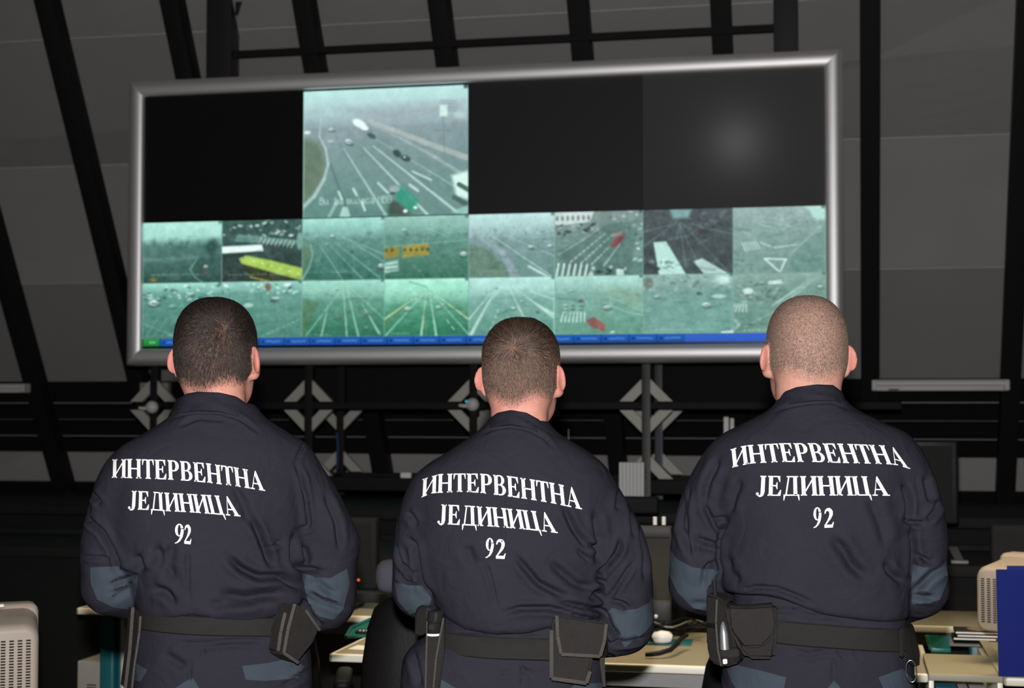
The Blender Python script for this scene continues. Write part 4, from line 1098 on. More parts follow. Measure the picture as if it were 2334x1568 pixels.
class Grid:
    """a rectilinear grid of distances that becomes one smooth mesh"""
    def __init__(s, xs, ys, zs):
        s.xs, s.ys, s.zs = [np.asarray(a, np.float32) for a in (xs, ys, zs)]
        s.F = np.full((len(xs), len(ys), len(zs)), 0.5, np.float32)
    def win(s, lo, hi):
        r = []
        for a, l, h in zip((s.xs, s.ys, s.zs), lo, hi):
            i0, i1 = np.searchsorted(a, l), np.searchsorted(a, h)
            r.append(slice(max(0, i0 - 1), min(len(a), i1 + 1)))
        return tuple(r)
    def xyz(s, w):
        return s.xs[w[0]][:, None, None], s.ys[w[1]][None, :, None], s.zs[w[2]][None, None, :]
    def put(s, fn, lo, hi, k=0.012, cut=False):
        w = s.win([l - 0.06 for l in lo], [h + 0.06 for h in hi])
        if any(q.stop <= q.start for q in w):
            return s
        d = fn(*s.xyz(w))
        s.F[w] = smax(s.F[w], -d, k) if cut else smin(s.F[w], d, k)
        return s
    def cap(s, a, b, ra, rb=None, k=0.012, cut=False):
        rb = ra if rb is None else rb
        a, b = np.array(a, float), np.array(b, float)
        ab = b - a
        L = float(ab @ ab) + 1e-9
        def fn(X, Y, Z):
            t = np.clip(((X - a[0]) * ab[0] + (Y - a[1]) * ab[1] + (Z - a[2]) * ab[2]) / L, 0, 1)
            return np.sqrt((X - a[0] - t * ab[0]) ** 2 + (Y - a[1] - t * ab[1]) ** 2 + (Z - a[2] - t * ab[2]) ** 2) - (ra + (rb - ra) * t)
        r = max(ra, rb)
        return s.put(fn, np.minimum(a, b) - r, np.maximum(a, b) + r, k, cut)
    def ell(s, c, r, rot=None, k=0.012, cut=False, p=2.0):
        m = np.array((rot or Matrix.Identity(3)).transposed())
        def fn(X, Y, Z):
            dx, dy, dz = X - c[0], Y - c[1], Z - c[2]
            q = [(m[i, 0] * dx + m[i, 1] * dy + m[i, 2] * dz) / r[i] for i in range(3)]
            if p != 2.0:
                return ((np.abs(q[0]) ** p + np.abs(q[1]) ** p + np.abs(q[2]) ** p) ** (1 / p) - 1) * min(r)
            k0 = np.sqrt(q[0] ** 2 + q[1] ** 2 + q[2] ** 2)
            k1 = np.sqrt((q[0] / r[0]) ** 2 + (q[1] / r[1]) ** 2 + (q[2] / r[2]) ** 2) + 1e-9
            return k0 * (k0 - 1) / k1
        R_ = max(r)
        return s.put(fn, np.array(c) - R_, np.array(c) + R_, k, cut)
    def slices(s, tab, n, off=0.0, k=0.012, zlo=None, zhi=None, kz=0.02):
        """stacked oval sections: rows (z, x left, x right, y centre, half depth)"""
        t = np.array(sorted(tab))
        z0, z1 = t[0, 0] if zlo is None else zlo, t[-1, 0] if zhi is None else zhi
        zf = np.linspace(t[0, 0] - 0.08, t[-1, 0] + 0.08, 400)
        sg = 0.012 / (zf[1] - zf[0])
        kern = np.exp(-0.5 * (np.arange(-30, 31) / sg) ** 2)
        kern /= kern.sum()
        cols = []
        for j in range(1, 5):
            v = np.interp(zf, t[:, 0], t[:, j])
            cols.append(np.convolve(np.pad(v, 30, 'edge'), kern, 'valid'))
        def fn(X, Y, Z):
            zz = Z.ravel()
            xl, xr, yc, b = [np.interp(zz, zf, c)[None, None, :] for c in cols]
            a = (xr - xl) / 2
            q = (np.abs((X - (xl + xr) / 2) / a) ** n + np.abs((Y - yc) / b) ** n) ** (1 / n)
            d = (q - 1) * np.minimum(a, b) + off
            zb = z0(X) if callable(z0) else z0
            d = smax(d, zb - Z, kz)
            return smax(d, Z - z1, kz)
        lo = (t[:, 1].min(), (t[:, 3] - t[:, 4]).min(), (t[0, 0] - 0.03))
        hi = (t[:, 2].max(), (t[:, 3] + t[:, 4]).max(), t[-1, 0])
        return s.put(fn, lo, hi, k)
    def mesh(s):
        """naive surface nets"""
        F = s.F
        I = (F < 0)
        nx, ny, nz = F.shape
        c = np.zeros((nx - 1, ny - 1, nz - 1), np.int8)
        for dx in (0, 1):
            for dy in (0, 1):
                for dz in (0, 1):
                    c += I[dx:nx - 1 + dx, dy:ny - 1 + dy, dz:nz - 1 + dz]
        act = (c > 0) & (c < 8)
        ix = np.argwhere(act)
        idm = np.full(act.shape, -1, np.int32)
        idm[act] = np.arange(len(ix))
        acc = np.zeros((len(ix), 3))
        cnt = np.zeros(len(ix))
        cor = [(a, b, d) for a in (0, 1) for b in (0, 1) for d in (0, 1)]
        for p in cor:
            for ax in range(3):
                if p[ax] == 0:
                    q = list(p)
                    q[ax] = 1
                    f0 = F[ix[:, 0] + p[0], ix[:, 1] + p[1], ix[:, 2] + p[2]]
                    f1 = F[ix[:, 0] + q[0], ix[:, 1] + q[1], ix[:, 2] + q[2]]
                    m = (f0 < 0) != (f1 < 0)
                    t = np.where(m, f0 / np.where(m, f0 - f1, 1), 0)
                    e = np.tile(np.array(p, float), (len(ix), 1))
                    e[:, ax] = t
                    acc[m] += e[m]
                    cnt[m] += 1
        v = ix + acc / cnt[:, None]
        co = np.stack([np.interp(v[:, j], np.arange(len(a)), a) for j, a in enumerate((s.xs, s.ys, s.zs))], 1)
        quads = []
        for ax in range(3):
            sl0, sl1 = [slice(1, -1)] * 3, [slice(1, -1)] * 3
            sl0[ax], sl1[ax] = slice(0, -1), slice(1, None)
            A, B = I[tuple(sl0)], I[tuple(sl1)]
            for flip, m in ((False, A & ~B), (True, ~A & B)):
                e = np.argwhere(m)
                o = np.array([1, 1, 1])
                o[ax] = 0
                e = e + o
                u, w = [j for j in range(3) if j != ax]
                if ax == 1:
                    u, w = w, u
                def at(du, dw):
                    g = e.copy()
                    g[:, u] -= du
                    g[:, w] -= dw
                    return idm[g[:, 0], g[:, 1], g[:, 2]]
                q = np.stack([at(1, 1), at(0, 1), at(0, 0), at(1, 0)], 1)
                quads.append(q[:, ::-1] if flip else q)
        q = np.concatenate(quads)
        return co, q[(q >= 0).all(1)]

def vnormals(co, q):
    n = np.cross(co[q[:, 2]] - co[q[:, 0]], co[q[:, 3]] - co[q[:, 1]])
    vn = np.zeros_like(co)
    for j in range(4):
        np.add.at(vn, q[:, j], n)
    return vn / (np.linalg.norm(vn, axis=1, keepdims=True) + 1e-12)
def relax(co, q, it=1, lam=0.5, keep=None):
    for _ in range(it):
        s = np.zeros_like(co)
        c = np.zeros(len(co))
        for j in range(4):
            for d in (1, 3):
                np.add.at(s, q[:, j], co[q[:, (j + d) % 4]])
                np.add.at(c, q[:, j], 1)
        t = s / np.maximum(c, 1)[:, None]
        k = lam if keep is None else lam * keep[:, None]
        co = co + (t - co) * k
    return co
def np_mesh(name, co, q, m, parent, smooth=True, cols=None):
    me = bpy.data.meshes.new(name)
    k = q.shape[1]
    me.vertices.add(len(co))
    me.vertices.foreach_set('co', np.asarray(co, np.float32).ravel())
    me.loops.add(q.size)
    me.loops.foreach_set('vertex_index', q.astype(np.int32).ravel())
    me.polygons.add(len(q))
    me.polygons.foreach_set('loop_start', np.arange(len(q), dtype=np.int32) * k)
    me.polygons.foreach_set('loop_total', np.full(len(q), k, np.int32))
    me.polygons.foreach_set('use_smooth', np.full(len(q), smooth))
    me.update(calc_edges=True)
    me.validate()
    for nm, c in (cols or {}).items():
        ca = me.color_attributes.new(nm, 'FLOAT_COLOR', 'POINT')
        d = np.ones((len(co), 4), np.float32)
        d[:, :3] = c
        ca.data.foreach_set('color', d.ravel())
    me.materials.append(M[m] if isinstance(m, str) else m)
    o = bpy.data.objects.new(name, me)
    S.collection.objects.link(o)
    if parent is not None:
        o.parent = parent
    o['_o'] = (0, 0, 0)
    return o
def noise3(p, scale, seed=0):
    """smooth value noise on points, about -1..1"""
    g = np.random.default_rng(seed)
    T = g.uniform(-1, 1, (32, 32, 32))
    q = p * np.asarray(scale) + 100
    i = np.floor(q).astype(int)
    f = q - i
    f = f * f * (3 - 2 * f)
    r = 0
    for dx in (0, 1):
        for dy in (0, 1):
            for dz in (0, 1):
                wt = (f[:, 0] if dx else 1 - f[:, 0]) * (f[:, 1] if dy else 1 - f[:, 1]) * (f[:, 2] if dz else 1 - f[:, 2])
                r = r + wt * T[(i[:, 0] + dx) % 32, (i[:, 1] + dy) % 32, (i[:, 2] + dz) % 32]
    return r

# ------------------------------------------------------------------ lettering: heavy serif capitals
def arc(cx, cy, rx, ry, a0, a1, tx, ty, n=10):
    """curved stroke between an outer and an inner ellipse; tx, ty its thickness across and up"""
    P = []
    for i in range(n):
        q = []
        for a in (a0 + (a1 - a0) * i / n, a0 + (a1 - a0) * (i + 1) / n):
            ca, sa = math.cos(R(a)), math.sin(R(a))
            q.append(((cx + rx * ca, cy + ry * sa), (cx + (rx - tx) * ca, cy + (ry - ty) * sa)))
        P.append([q[0][0], q[1][0], q[1][1], q[0][1]])
    return P
def rect(x0, y0, x1, y1):
    return [(x0, y0), (x1, y0), (x1, y1), (x0, y1)]
SF = 0.062
def stem(x, wd=0.20, y0=0, y1=1, sb=0.055, st=0.055):
    P = [rect(x, y0, x + wd, y1)]
    if st: P.append([(x - st, y1 - SF), (x + wd + st, y1 - SF), (x + wd + st, y1), (x - st, y1)])
    if sb: P.append([(x - sb, y0), (x + wd + sb, y0), (x + wd + sb, y0 + SF), (x - sb, y0 + SF)])
    return P
def brushed(pts, n=1):
    """stroke along (x, y, width) points"""
    P = []
    for (x0, y0, w0), (x1, y1, w1) in zip(pts[:-1], pts[1:]):
        dx, dy = x1 - x0, y1 - y0
        l = math.hypot(dx, dy) + 1e-9
        nx, ny = -dy / l / 2, dx / l / 2
        P.append([(x0 + nx * w0, y0 + ny * w0), (x0 - nx * w0, y0 - ny * w0), (x1 - nx * w1, y1 - ny * w1), (x1 + nx * w1, y1 + ny * w1)])
        P.append([(x1 + w1 / 2 * math.cos(k * math.pi / 4), y1 + w1 / 2 * math.sin(k * math.pi / 4)) for k in range(8)])
    return P
def glyph(c):
    if c == 'И':
        return 0.86, stem(0.06) + stem(0.61) + [[(0.22, 0.12), (0.22, 0.24), (0.64, 0.88), (0.64, 0.76)]]
    if c == 'Н':
        return 0.86, stem(0.06) + stem(0.61) + [rect(0.22, 0.47, 0.64, 0.54)]
    if c == 'Т':
        return 0.74, stem(0.275, st=0) + [rect(0.02, 0.94, 0.72, 1.0), [(0.02, 0.70), (0.05, 0.70), (0.12, 0.94), (0.02, 0.94)], [(0.72, 0.70), (0.72, 0.94), (0.62, 0.94), (0.69, 0.70)]]
    if c == 'Е':
        return 0.74, stem(0.06) + [rect(0.2, 0.94, 0.64, 1), [(0.64, 0.70), (0.64, 0.94), (0.50, 0.94), (0.61, 0.70)], rect(0.2, 0, 0.66, 0.06), [(0.69, 0.30), (0.66, 0.0), (0.50, 0.06), (0.655, 0.30)][::-1],
                                  rect(0.2, 0.48, 0.46, 0.54), [(0.40, 0.51), (0.47, 0.33), (0.50, 0.33), (0.50, 0.69), (0.47, 0.69)]]
    if c == 'Р':
        return 0.72, stem(0.06) + [rect(0.24, 0.94, 0.40, 1), rect(0.24, 0.44, 0.40, 0.50)] + arc(0.38, 0.72, 0.30, 0.28, -90, 90, 0.205, 0.07)
    if c == 'В':
        return 0.76, stem(0.06) + [rect(0.24, 0.94, 0.40, 1), rect(0.24, 0.49, 0.40, 0.55), rect(0.24, 0, 0.40, 0.06)] + arc(0.38, 0.755, 0.26, 0.245, -90, 90, 0.17, 0.06) + arc(0.38, 0.275, 0.33, 0.275, -90, 90, 0.19, 0.06)
    if c == 'Ј':
        return 0.56, stem(0.25, sb=0, y0=0.17) + brushed([(0.345, 0.20, 0.19), (0.33, 0.08, 0.17), (0.28, 0.01, 0.12), (0.20, -0.02, 0.08), (0.13, 0.02, 0.06)]) + [[(0.09 + 0.075 * math.cos(k * 0.785), 0.10 + 0.075 * math.sin(k * 0.785)) for k in range(8)]]
    if c == 'Д':
        return 0.86, [rect(0.54, 0.03, 0.73, 1), rect(0.20, 0.94, 0.80, 1), [(0.12, 0.05), (0.20, 0.05), (0.34, 0.95), (0.27, 0.95)], rect(0.03, 0, 0.83, 0.065),
                      [(0.03, -0.24), (0.06, -0.24), (0.13, 0.02), (0.03, 0.02)], [(0.83, -0.24), (0.83, 0.02), (0.73, 0.02), (0.80, -0.24)]]
    if c == 'Ц':
        return 0.88, stem(0.06, sb=0.055) + stem(0.58, sb=0.0) + [rect(0.2, 0, 0.84, 0.065), [(0.84, -0.24), (0.84, 0.03), (0.73, 0.03), (0.80, -0.24)]]
    if c == 'А':
        return 0.84, [[(0.40, 1.0), (0.45, 1.0), (0.80, 0.03), (0.58, 0.03), (0.34, 0.80)], [(0.40, 1.0), (0.37, 0.84), (0.15, 0.03), (0.09, 0.03)][::-1], rect(0.20, 0.29, 0.58, 0.35), rect(0.0, 0, 0.26, SF), rect(0.50, 0, 0.88, SF)]
    if c == '9':
        return 0.56, arc(0.265, 0.68, 0.235, 0.32, 20, 340, 0.15, 0.045, 18) + brushed([(0.435, 0.74, 0.15), (0.43, 0.56, 0.155), (0.39, 0.36, 0.14), (0.30, 0.18, 0.11), (0.18, 0.06, 0.07), (0.05, 0.01, 0.04)])
    if c == '2':
        return 0.56, brushed([(0.05, 0.70, 0.05), (0.09, 0.84, 0.09), (0.18, 0.91, 0.13), (0.29, 0.90, 0.17), (0.375, 0.80, 0.19), (0.38, 0.66, 0.18), (0.32, 0.50, 0.14), (0.22, 0.34, 0.09), (0.08, 0.14, 0.06)]) + [[(0.03, 0.0), (0.47, 0.0), (0.47, 0.15), (0.03, 0.15)], [(0.47, 0.0), (0.53, 0.28), (0.49, 0.28), (0.40, 0.13)]]
def text_polys(txt, bottom, top, gap=0.04):
    """lays a word along measured base and cap lines; returns polygons"""
    gl = [glyph(c) for c in txt]
    W = sum(g[0] for g in gl) + gap * (len(gl) - 1)
    bottom, top = np.array(bottom, float), np.array(top, float)
    ub = (bottom[:, 0] - bottom[0, 0]) / (bottom[-1, 0] - bottom[0, 0])
    ut = (top[:, 0] - top[0, 0]) / (top[-1, 0] - top[0, 0])
    def curve(u, P, us):
        return np.array([np.interp(u, us, P[:, j]) for j in (0, 1)])
    out, x = [], 0
    for w_, polys in gl:
        for P in polys:
            R_ = []
            for (gx, gy) in P:
                u = (x + gx) / W
                uc = min(max(u, 0), 1)
                b, t = curve(uc, bottom, ub), curve(uc, top, ut)
                ex = (u - uc) * (bottom[-1, :2] - bottom[0, :2])
                R_.append(tuple(b + (t - b) * gy + ex))
            out.append(R_)
        x += w_ + gap
    return out

def clip_poly(P, ax, c, keep_less):
    out = []
    n = len(P)
    for i in range(n):
        a, b = P[i], P[(i + 1) % n]
        da, db = a[ax] - c, b[ax] - c
        ia, ib = (da <= 0) == keep_less or da == 0, (db <= 0) == keep_less or db == 0
        if ia:
            out.append(a)
        if ia != ib and da != db:
            t = da / (da - db)
            out.append((a[0] + (b[0] - a[0]) * t, a[1] + (b[1] - a[1]) * t))
    return out
def grid_cut(P, step):
    res = []
    x0, x1 = min(p[0] for p in P), max(p[0] for p in P)
    y0, y1 = min(p[1] for p in P), max(p[1] for p in P)
    i = math.floor(x0 / step)
    while i * step < x1:
        col = clip_poly(clip_poly(P, 0, i * step, False), 0, (i + 1) * step, True)
        if len(col) >= 3:
            j = math.floor(y0 / step)
            while j * step < y1:
                c = clip_poly(clip_poly(col, 1, j * step, False), 1, (j + 1) * step, True)
                if len(c) >= 3:
                    res.append(c)
                j += 1
        i += 1
    return res

# ------------------------------------------------------------------ people: materials
def cloth_mat(name, color, crumple=1.0):
    m = mat(name, color, 0.8, noise=0.10, nscale=14, spec=0.08)
    nt = m.node_tree
    b = nt.nodes['Principled BSDF']
    tc = nt.nodes.new('ShaderNodeTexCoord')
    n1 = nt.nodes.new('ShaderNodeTexNoise'); n1.inputs['Scale'].default_value = 16; n1.inputs['Detail'].default_value = 3; n1.inputs['Distortion'].default_value = 0.8
    n2 = nt.nodes.new('ShaderNodeTexNoise'); n2.inputs['Scale'].default_value = 900; n2.inputs['Detail'].default_value = 1
    b1 = nt.nodes.new('ShaderNodeBump'); b1.inputs['Strength'].default_value = 0.35 * crumple; b1.inputs['Distance'].default_value = 0.02
    b2 = nt.nodes.new('ShaderNodeBump'); b2.inputs['Strength'].default_value = 0.12; b2.inputs['Distance'].default_value = 0.001
    for n in (n1, n2):
        nt.links.new(tc.outputs['Object'], n.inputs['Vector'])
    nt.links.new(n1.outputs['Fac'], b1.inputs['Height'])
    nt.links.new(n2.outputs['Fac'], b2.inputs['Height'])
    nt.links.new(b1.outputs[0], b2.inputs['Normal'])
    nt.links.new(b2.outputs[0], b.inputs['Normal'])
    return m
M['navy'] = cloth_mat('navy_uniform_cloth', (0.0183, 0.0178, 0.0255, 1))
M['slate'] = cloth_mat('slate_blue_reinforcement', (0.036, 0.046, 0.060, 1), 0.7)
M['print'] = mat('white_print', (0.72, 0.70, 0.70, 1), 0.55, noise=0.02)
M['webbing'] = mat('black_webbing', (0.0118, 0.0115, 0.0108, 1), 0.75, noise=0.15, nscale=60, bump=0.25, bscale=700, spec=0.2)
M['pouch'] = mat('black_nylon', (0.0145, 0.013, 0.012, 1), 0.8, noise=0.2, nscale=50, bump=0.3, bscale=300, spec=0.2)
M['tape'] = mat('worn_edge_tape', (0.050, 0.044, 0.040, 1), 0.8, noise=0.3, nscale=120, bump=0.3, bscale=500, spec=0.2)
M['boot'] = mat('black_boot_leather', (0.015, 0.015, 0.015, 1), 0.4, noise=0.1, bump=0.1)
M['torch'] = mat('polished_black_metal', (0.02, 0.02, 0.02, 1), 0.15, 0.3, spec=0.8)
def skin_mat():
    m = bpy.data.materials.new('skin')
    m.use_nodes = True
    nt = m.node_tree
    b = nt.nodes['Principled BSDF']
    v = nt.nodes.new('ShaderNodeVertexColor')
    v.layer_name = 'tone'
    tc = nt.nodes.new('ShaderNodeTexCoord')
    n = nt.nodes.new('ShaderNodeTexNoise')
    n.inputs['Scale'].default_value = 60
    n.inputs['Detail'].default_value = 5
    mx = nt.nodes.new('ShaderNodeMix')
    mx.data_type = 'RGBA'
    mx.blend_type = 'MULTIPLY'
    mx.inputs[0].default_value = 1
    cr = nt.nodes.new('ShaderNodeValToRGB')
    cr.color_ramp.elements[0].position, cr.color_ramp.elements[1].position = 0.3, 0.7
    cr.color_ramp.elements[0].color = (0.90, 0.82, 0.80, 1)
    cr.color_ramp.elements[1].color = (1.0, 1.0, 1.0, 1)
    nt.links.new(tc.outputs['Object'], n.inputs['Vector'])
    nt.links.new(n.outputs['Fac'], cr.inputs[0])
    nt.links.new(v.outputs[0], mx.inputs[6])
    nt.links.new(cr.outputs[0], mx.inputs[7])
    nt.links.new(mx.outputs[2], b.inputs['Base Color'])
    b.inputs['Roughness'].default_value = 0.6
    b.inputs['Specular IOR Level'].default_value = 0.15
    b.inputs['Subsurface Weight'].default_value = 0.15
    b.inputs['Subsurface Radius'].default_value = (0.006, 0.003, 0.002)
    b.inputs['Subsurface Scale'].default_value = 0.5
    n3 = nt.nodes.new('ShaderNodeTexNoise')
    n3.inputs['Scale'].default_value = 450
    bp = nt.nodes.new('ShaderNodeBump')
    bp.inputs['Strength'].default_value = 0.2
    bp.inputs['Distance'].default_value = 0.002
    nt.links.new(tc.outputs['Object'], n3.inputs['Vector'])
    nt.links.new(n3.outputs['Fac'], bp.inputs['Height'])
    nt.links.new(bp.outputs[0], b.inputs['Normal'])
    return m
M['skin'] = skin_mat()

# ------------------------------------------------------------------ people: one man
class Man:
    def __init__(s, px0, dist, label):
        g = at_d(px0, 925, dist)
        s.root = thing('person', (g.x, g.y, 0), label, 'person', 'three men in navy uniforms', 0)
        vd = Vector((g.x, g.y, 0)).normalized()
        s.rot = math.atan2(-vd.x, vd.y)
        s.root.rotation_euler.z = s.rot
        s.root['_o'] = (0, 0, 0)
        s.m = Matrix.Translation((g.x, g.y, 0)) @ Matrix.Rotation(s.rot, 4, 'Z')
        s.inv = s.m.inverted()
        s.eye = s.inv @ EYE
        s.px0 = px0
    def dir(s, px, py):
        return s.inv.to_3x3() @ ray(px, py)
    def at(s, px, py, y=0.0):
        """local point on the plane at depth y"""
        d = s.dir(px, py)
        return s.eye + d * ((y - s.eye.y) / d.y)
    def X(s, px, y=0.0):
        return s.at(px, 925, y).x
    def Z(s, py, y=0.0):
        return s.at(s.px0, py, y).z
    def rows(s, tab):
        out = []
        for r in tab:
            p, q = s.at(r[1], r[0]), s.at(r[2], r[0])
            a, b = sorted((p.x, q.x))
            out.append((p.z, a, b) + tuple(r[3:]))
        return out
    def proj(s, co):
        """frame coordinates of local points"""
        W = np.array(s.m)
        Ci = np.array(CAM_M.inverted())
        h = np.c_[co, np.ones(len(co))] @ W.T @ Ci.T
        return np.stack([1167 + F_PX * h[:, 0] / -h[:, 2], 784 - F_PX * h[:, 1] / -h[:, 2]], 1)
    def folds(s, co, vn, folds, scale=0.00092):
        """presses measured creases into the cloth on the rear side"""
        P = s.proj(co)
        tocam = np.array(s.eye) - co
        tocam /= np.linalg.norm(tocam, axis=1, keepdims=True)
        face = np.clip((vn * tocam).sum(1) * 3, 0, 1)
        disp = np.zeros(len(co))
        for pts, wd, dp in folds:
            pts = np.array(pts, float)
            # smooth dense curve
            t = np.r_[0, np.cumsum(np.hypot(*np.diff(pts, axis=0).T))]
            tt = np.arange(0, t[-1], 2.0)
            c = np.stack([np.interp(tt, t, pts[:, j]) for j in (0, 1)], 1)
            if len(c) > 9:
                kk = np.ones(9) / 9
                c = np.stack([np.convolve(np.pad(c[:, j], 4, 'edge'), kk, 'valid') for j in (0, 1)], 1)
            tan = np.gradient(c, axis=0)
            tan /= np.linalg.norm(tan, axis=1, keepdims=True) + 1e-9
            tp = np.clip(np.minimum(tt, t[-1] - tt) / (0.25 * t[-1]), 0, 1)
            tp = tp * tp * (3 - 2 * tp) * 0.9 + 0.1
            lo, hi = c.min(0) - wd * 6, c.max(0) + wd * 6
            ids = np.where(((P > lo) & (P < hi)).all(1) & (face > 0))[0]
            for k0 in range(0, len(ids), 4000):
                ii = ids[k0:k0 + 4000]
                D = P[ii][:, None, :] - c[None]
                d2 = (D ** 2).sum(2)
                j = d2.argmin(1)
                dd = D[np.arange(len(ii)), j]
                sgn = np.sign(dd[:, 0] * tan[j, 1] - dd[:, 1] * tan[j, 0])
                dist = np.sqrt(d2[np.arange(len(ii)), j]) * sgn / (wd * 0.9)
                prof = -np.exp(-dist ** 2) + 0.35 * np.exp(-((np.abs(dist) - 2.2) / 1.3) ** 2)
                disp[ii] += dp * 0.0026 * tp[j] * prof * face[ii]
        return co + vn * np.clip(disp, -0.020, 0.012)[:, None]
    def decal(s, name, polys, bvh, m, parent, eps=0.0009, step=5.0, thick=0.0, soft=0):
        cache, vs, fs = {}, [], []
        def hit(p):
            k = (round(p[0], 2), round(p[1], 2))
            if k not in cache:
                d = s.dir(*k).normalized()
                r = bvh.ray_cast(s.eye, d)
                if r[0] is None:
                    cache[k] = None
                else:
                    n = r[1] if r[1].dot(d) < 0 else -r[1]
                    vs.append(r[0] + n * 0.3 * eps - d * eps)
                    cache[k] = len(vs) - 1
            return cache[k]
        for P in polys:
            for c in grid_cut(P, step):
                q = [hit(p) for p in c]
                q = [a for i, a in enumerate(q) if a is None or a != q[i - 1]]
                if None in q or len(set(q)) < 3:
                    continue
                ys = [vs[a].y for a in q]
                if max(ys) - min(ys) > 0.05:
                    continue
                fs.append(q)
        if soft:
            for _ in range(soft):
                acc = [[Vector((0, 0, 0)), 0] for _ in vs]
                for f in fs:
                    for i in range(len(f)):
                        for j in (f[i - 1], f[(i + 1) % len(f)]):
                            acc[f[i]][0] += vs[j]
                            acc[f[i]][1] += 1
                vs = [v if a[1] < 6 else v.lerp(a[0] / a[1], 0.6) for v, a in zip(vs, acc)]
        if thick:
            bm = bmesh.new()
            bv = [bm.verts.new(v) for v in vs]
            for f in fs:
                try:
                    bm.faces.new([bv[i] for i in f])
                except ValueError:
                    pass
            r = bmesh.ops.extrude_face_region(bm, geom=bm.faces[:])
            nv = [e for e in r['geom'] if isinstance(e, bmesh.types.BMVert)]
            for v in nv:
                v.co += (s.eye - v.co).normalized() * thick
            bm.verts.index_update()
            vs = [v.co.copy() for v in bm.verts]
            fs = [[v.index for v in f.verts] for f in bm.faces]
            bm.free()
        o = MB().add(vs, fs, True).build(name, m, parent, fixn=True)
        return o
    def plate(s, name, poly, th, m, parent, bev=0.004, back=(0, 1, 0)):
        """a padded flat piece: outline (px, py, local depth of its near face), extruded away from the viewer"""
        P = [s.at(*p) for p in poly]
        bm = bmesh.new()
        b = Vector(back).normalized() * th
        v0 = [bm.verts.new(p) for p in P]
        v1 = [bm.verts.new(p + b) for p in P]
        n = len(P)
        bm.faces.new(v0)
        bm.faces.new(v1[::-1])
        for i in range(n):
            bm.faces.new((v0[i], v1[i], v1[(i + 1) % n], v0[(i + 1) % n]))
        bmesh.ops.recalc_face_normals(bm, faces=bm.faces[:])
        if bev:
            bmesh.ops.bevel(bm, geom=bm.edges[:], offset=bev, segments=3, affect='EDGES', clamp_overlap=True)
        bm.verts.index_update()
        mb = MB().add([v.co.copy() for v in bm.verts], [[v.index for v in f.verts] for f in bm.faces], True)
        bm.free()
        return mb.build(name, m, parent)
    def strip(s, name, pts, wd, th, m, parent):
        """a flat tape along (px, py, depth) points"""
        P = [s.at(*p) for p in pts]
        mb = MB()
        for a, b in zip(P[:-1], P[1:]):
            mb.bar(a, b, wd, th, 0.001, (0, 1, 0))
        return mb.build(name, m, parent)
    def tube(s, name, pts, r, m, parent):
        return MB().tube([s.at(*p) for p in pts], r, 14).build(name, m, parent)

    # ---------------------------------------------------------------- clothes and body
    def jacket(s, T, AL, AR, elbows, hem, folds, n=2.5, seed=1):
        s.T = s.rows(T)
        s.AL, s.AR = s.rows(AL), s.rows(AR)
        hx = [s.at(*h) for h in hem]
        hxs, hzs = [p.x for p in hx], [p.z for p in hx]
        s.hem = lambda X: np.interp(X, hxs, hzs)
        st = 0.0042
        zt = max(r[0] for r in s.T)
        g = Grid(np.arange(-0.40, 0.40, st), np.arange(-0.19, 0.36, st), np.arange(min(hzs) - 0.11, zt + 0.02, st))
        g.slices(s.T, n, zlo=s.hem, k=0.01, kz=0.016)
        for A in (s.AL, s.AR):
            g.slices(A, 2.1, k=0.016, kz=0.03)
        s.el = []
        for (ex, ey, eyy, er, wx, wy, wyy, wr) in elbows:
            e, w_ = s.at(ex, ey, eyy), s.at(wx, wy, wyy)
            s.el.append((e, w_, er, wr))
            g.cap(e, w_, er, wr, k=0.010)
        co, q = g.mesh()
        co = relax(co, q, 2)
        vn = vnormals(co, q)
        # slack cloth: broad hollows, then the measured creases
        nz = noise3(co, (9, 9, 5), seed) * 0.6 + noise3(co, (20, 20, 11), seed + 1) * 0.28
        low = np.clip((zt - 0.14 - co[:, 2]) / 0.15, 0.15, 1)
        co = co + vn * (nz * 0.0062 * low)[:, None]
        co = s.folds(co, vn, folds)
        co = relax(co, q, 1, 0.25)
        # seam: two finer passes of small wrinkles
        vn = vnormals(co, q)
        co = co + vn * (noise3(co, (55, 55, 30), seed + 3) * 0.0007 * low)[:, None]
        s.jk = np_mesh('jacket', co, q, 'navy', s.root)
        s.jk_bvh = BVHTree.FromPolygons([Vector(v) for v in co], q.tolist())
        return s.jk
    def collar(s, top, base, yc, b, flare=1.07, drop=0.035):
        """stand collar: top and base edges as (px, py) from left to right, b its half depth"""
        tp = [s.at(x, y, 0.0) for x, y in top]
        bs = [s.at(x, y, 0.0) for x, y in base]
        cx, a = (tp[0].x + tp[-1].x) / 2, (tp[-1].x - tp[0].x) / 2
        bx, ba = (bs[0].x + bs[-1].x) / 2, (bs[-1].x - bs[0].x) / 2
        N, vs, fs = 72, [], []
        rings = []
        def ring(kind):
            out = []
            for i in range(N):
                t = 2 * math.pi * i / N
                c, si = math.cos(t), math.sin(t)
                u = c
                tx = cx + a * u
                tz = np.interp(tx, [p.x for p in tp], [p.z for p in tp]) - drop * max(0, si)
                bxx = bx + ba * u
                bz = np.interp(bxx, [p.x for p in bs], [p.z for p in bs]) - drop * max(0, si)
                f, off = kind
                x, z = bxx * (1 - f) + tx * f, bz * (1 - f) + tz * f
                bb = b * (flare * (1 - f) + f)
                wob = 0.0018 * math.sin(5 * t + 9 * f)
                out.append(Vector((x - c * off, yc + (bb + wob - off) * si + (0.012 * f), z)))
            return out
        kinds = [(-0.15, 0), (0.0, 0), (0.2, -0.001), (0.4, 0.001), (0.6, -0.0005), (0.8, 0.0), (0.96, 0.0), (1.0, 0.0018), (0.99, 0.0045), (0.7, 0.005), (0.3, 0.005), (-0.1, 0.005)]
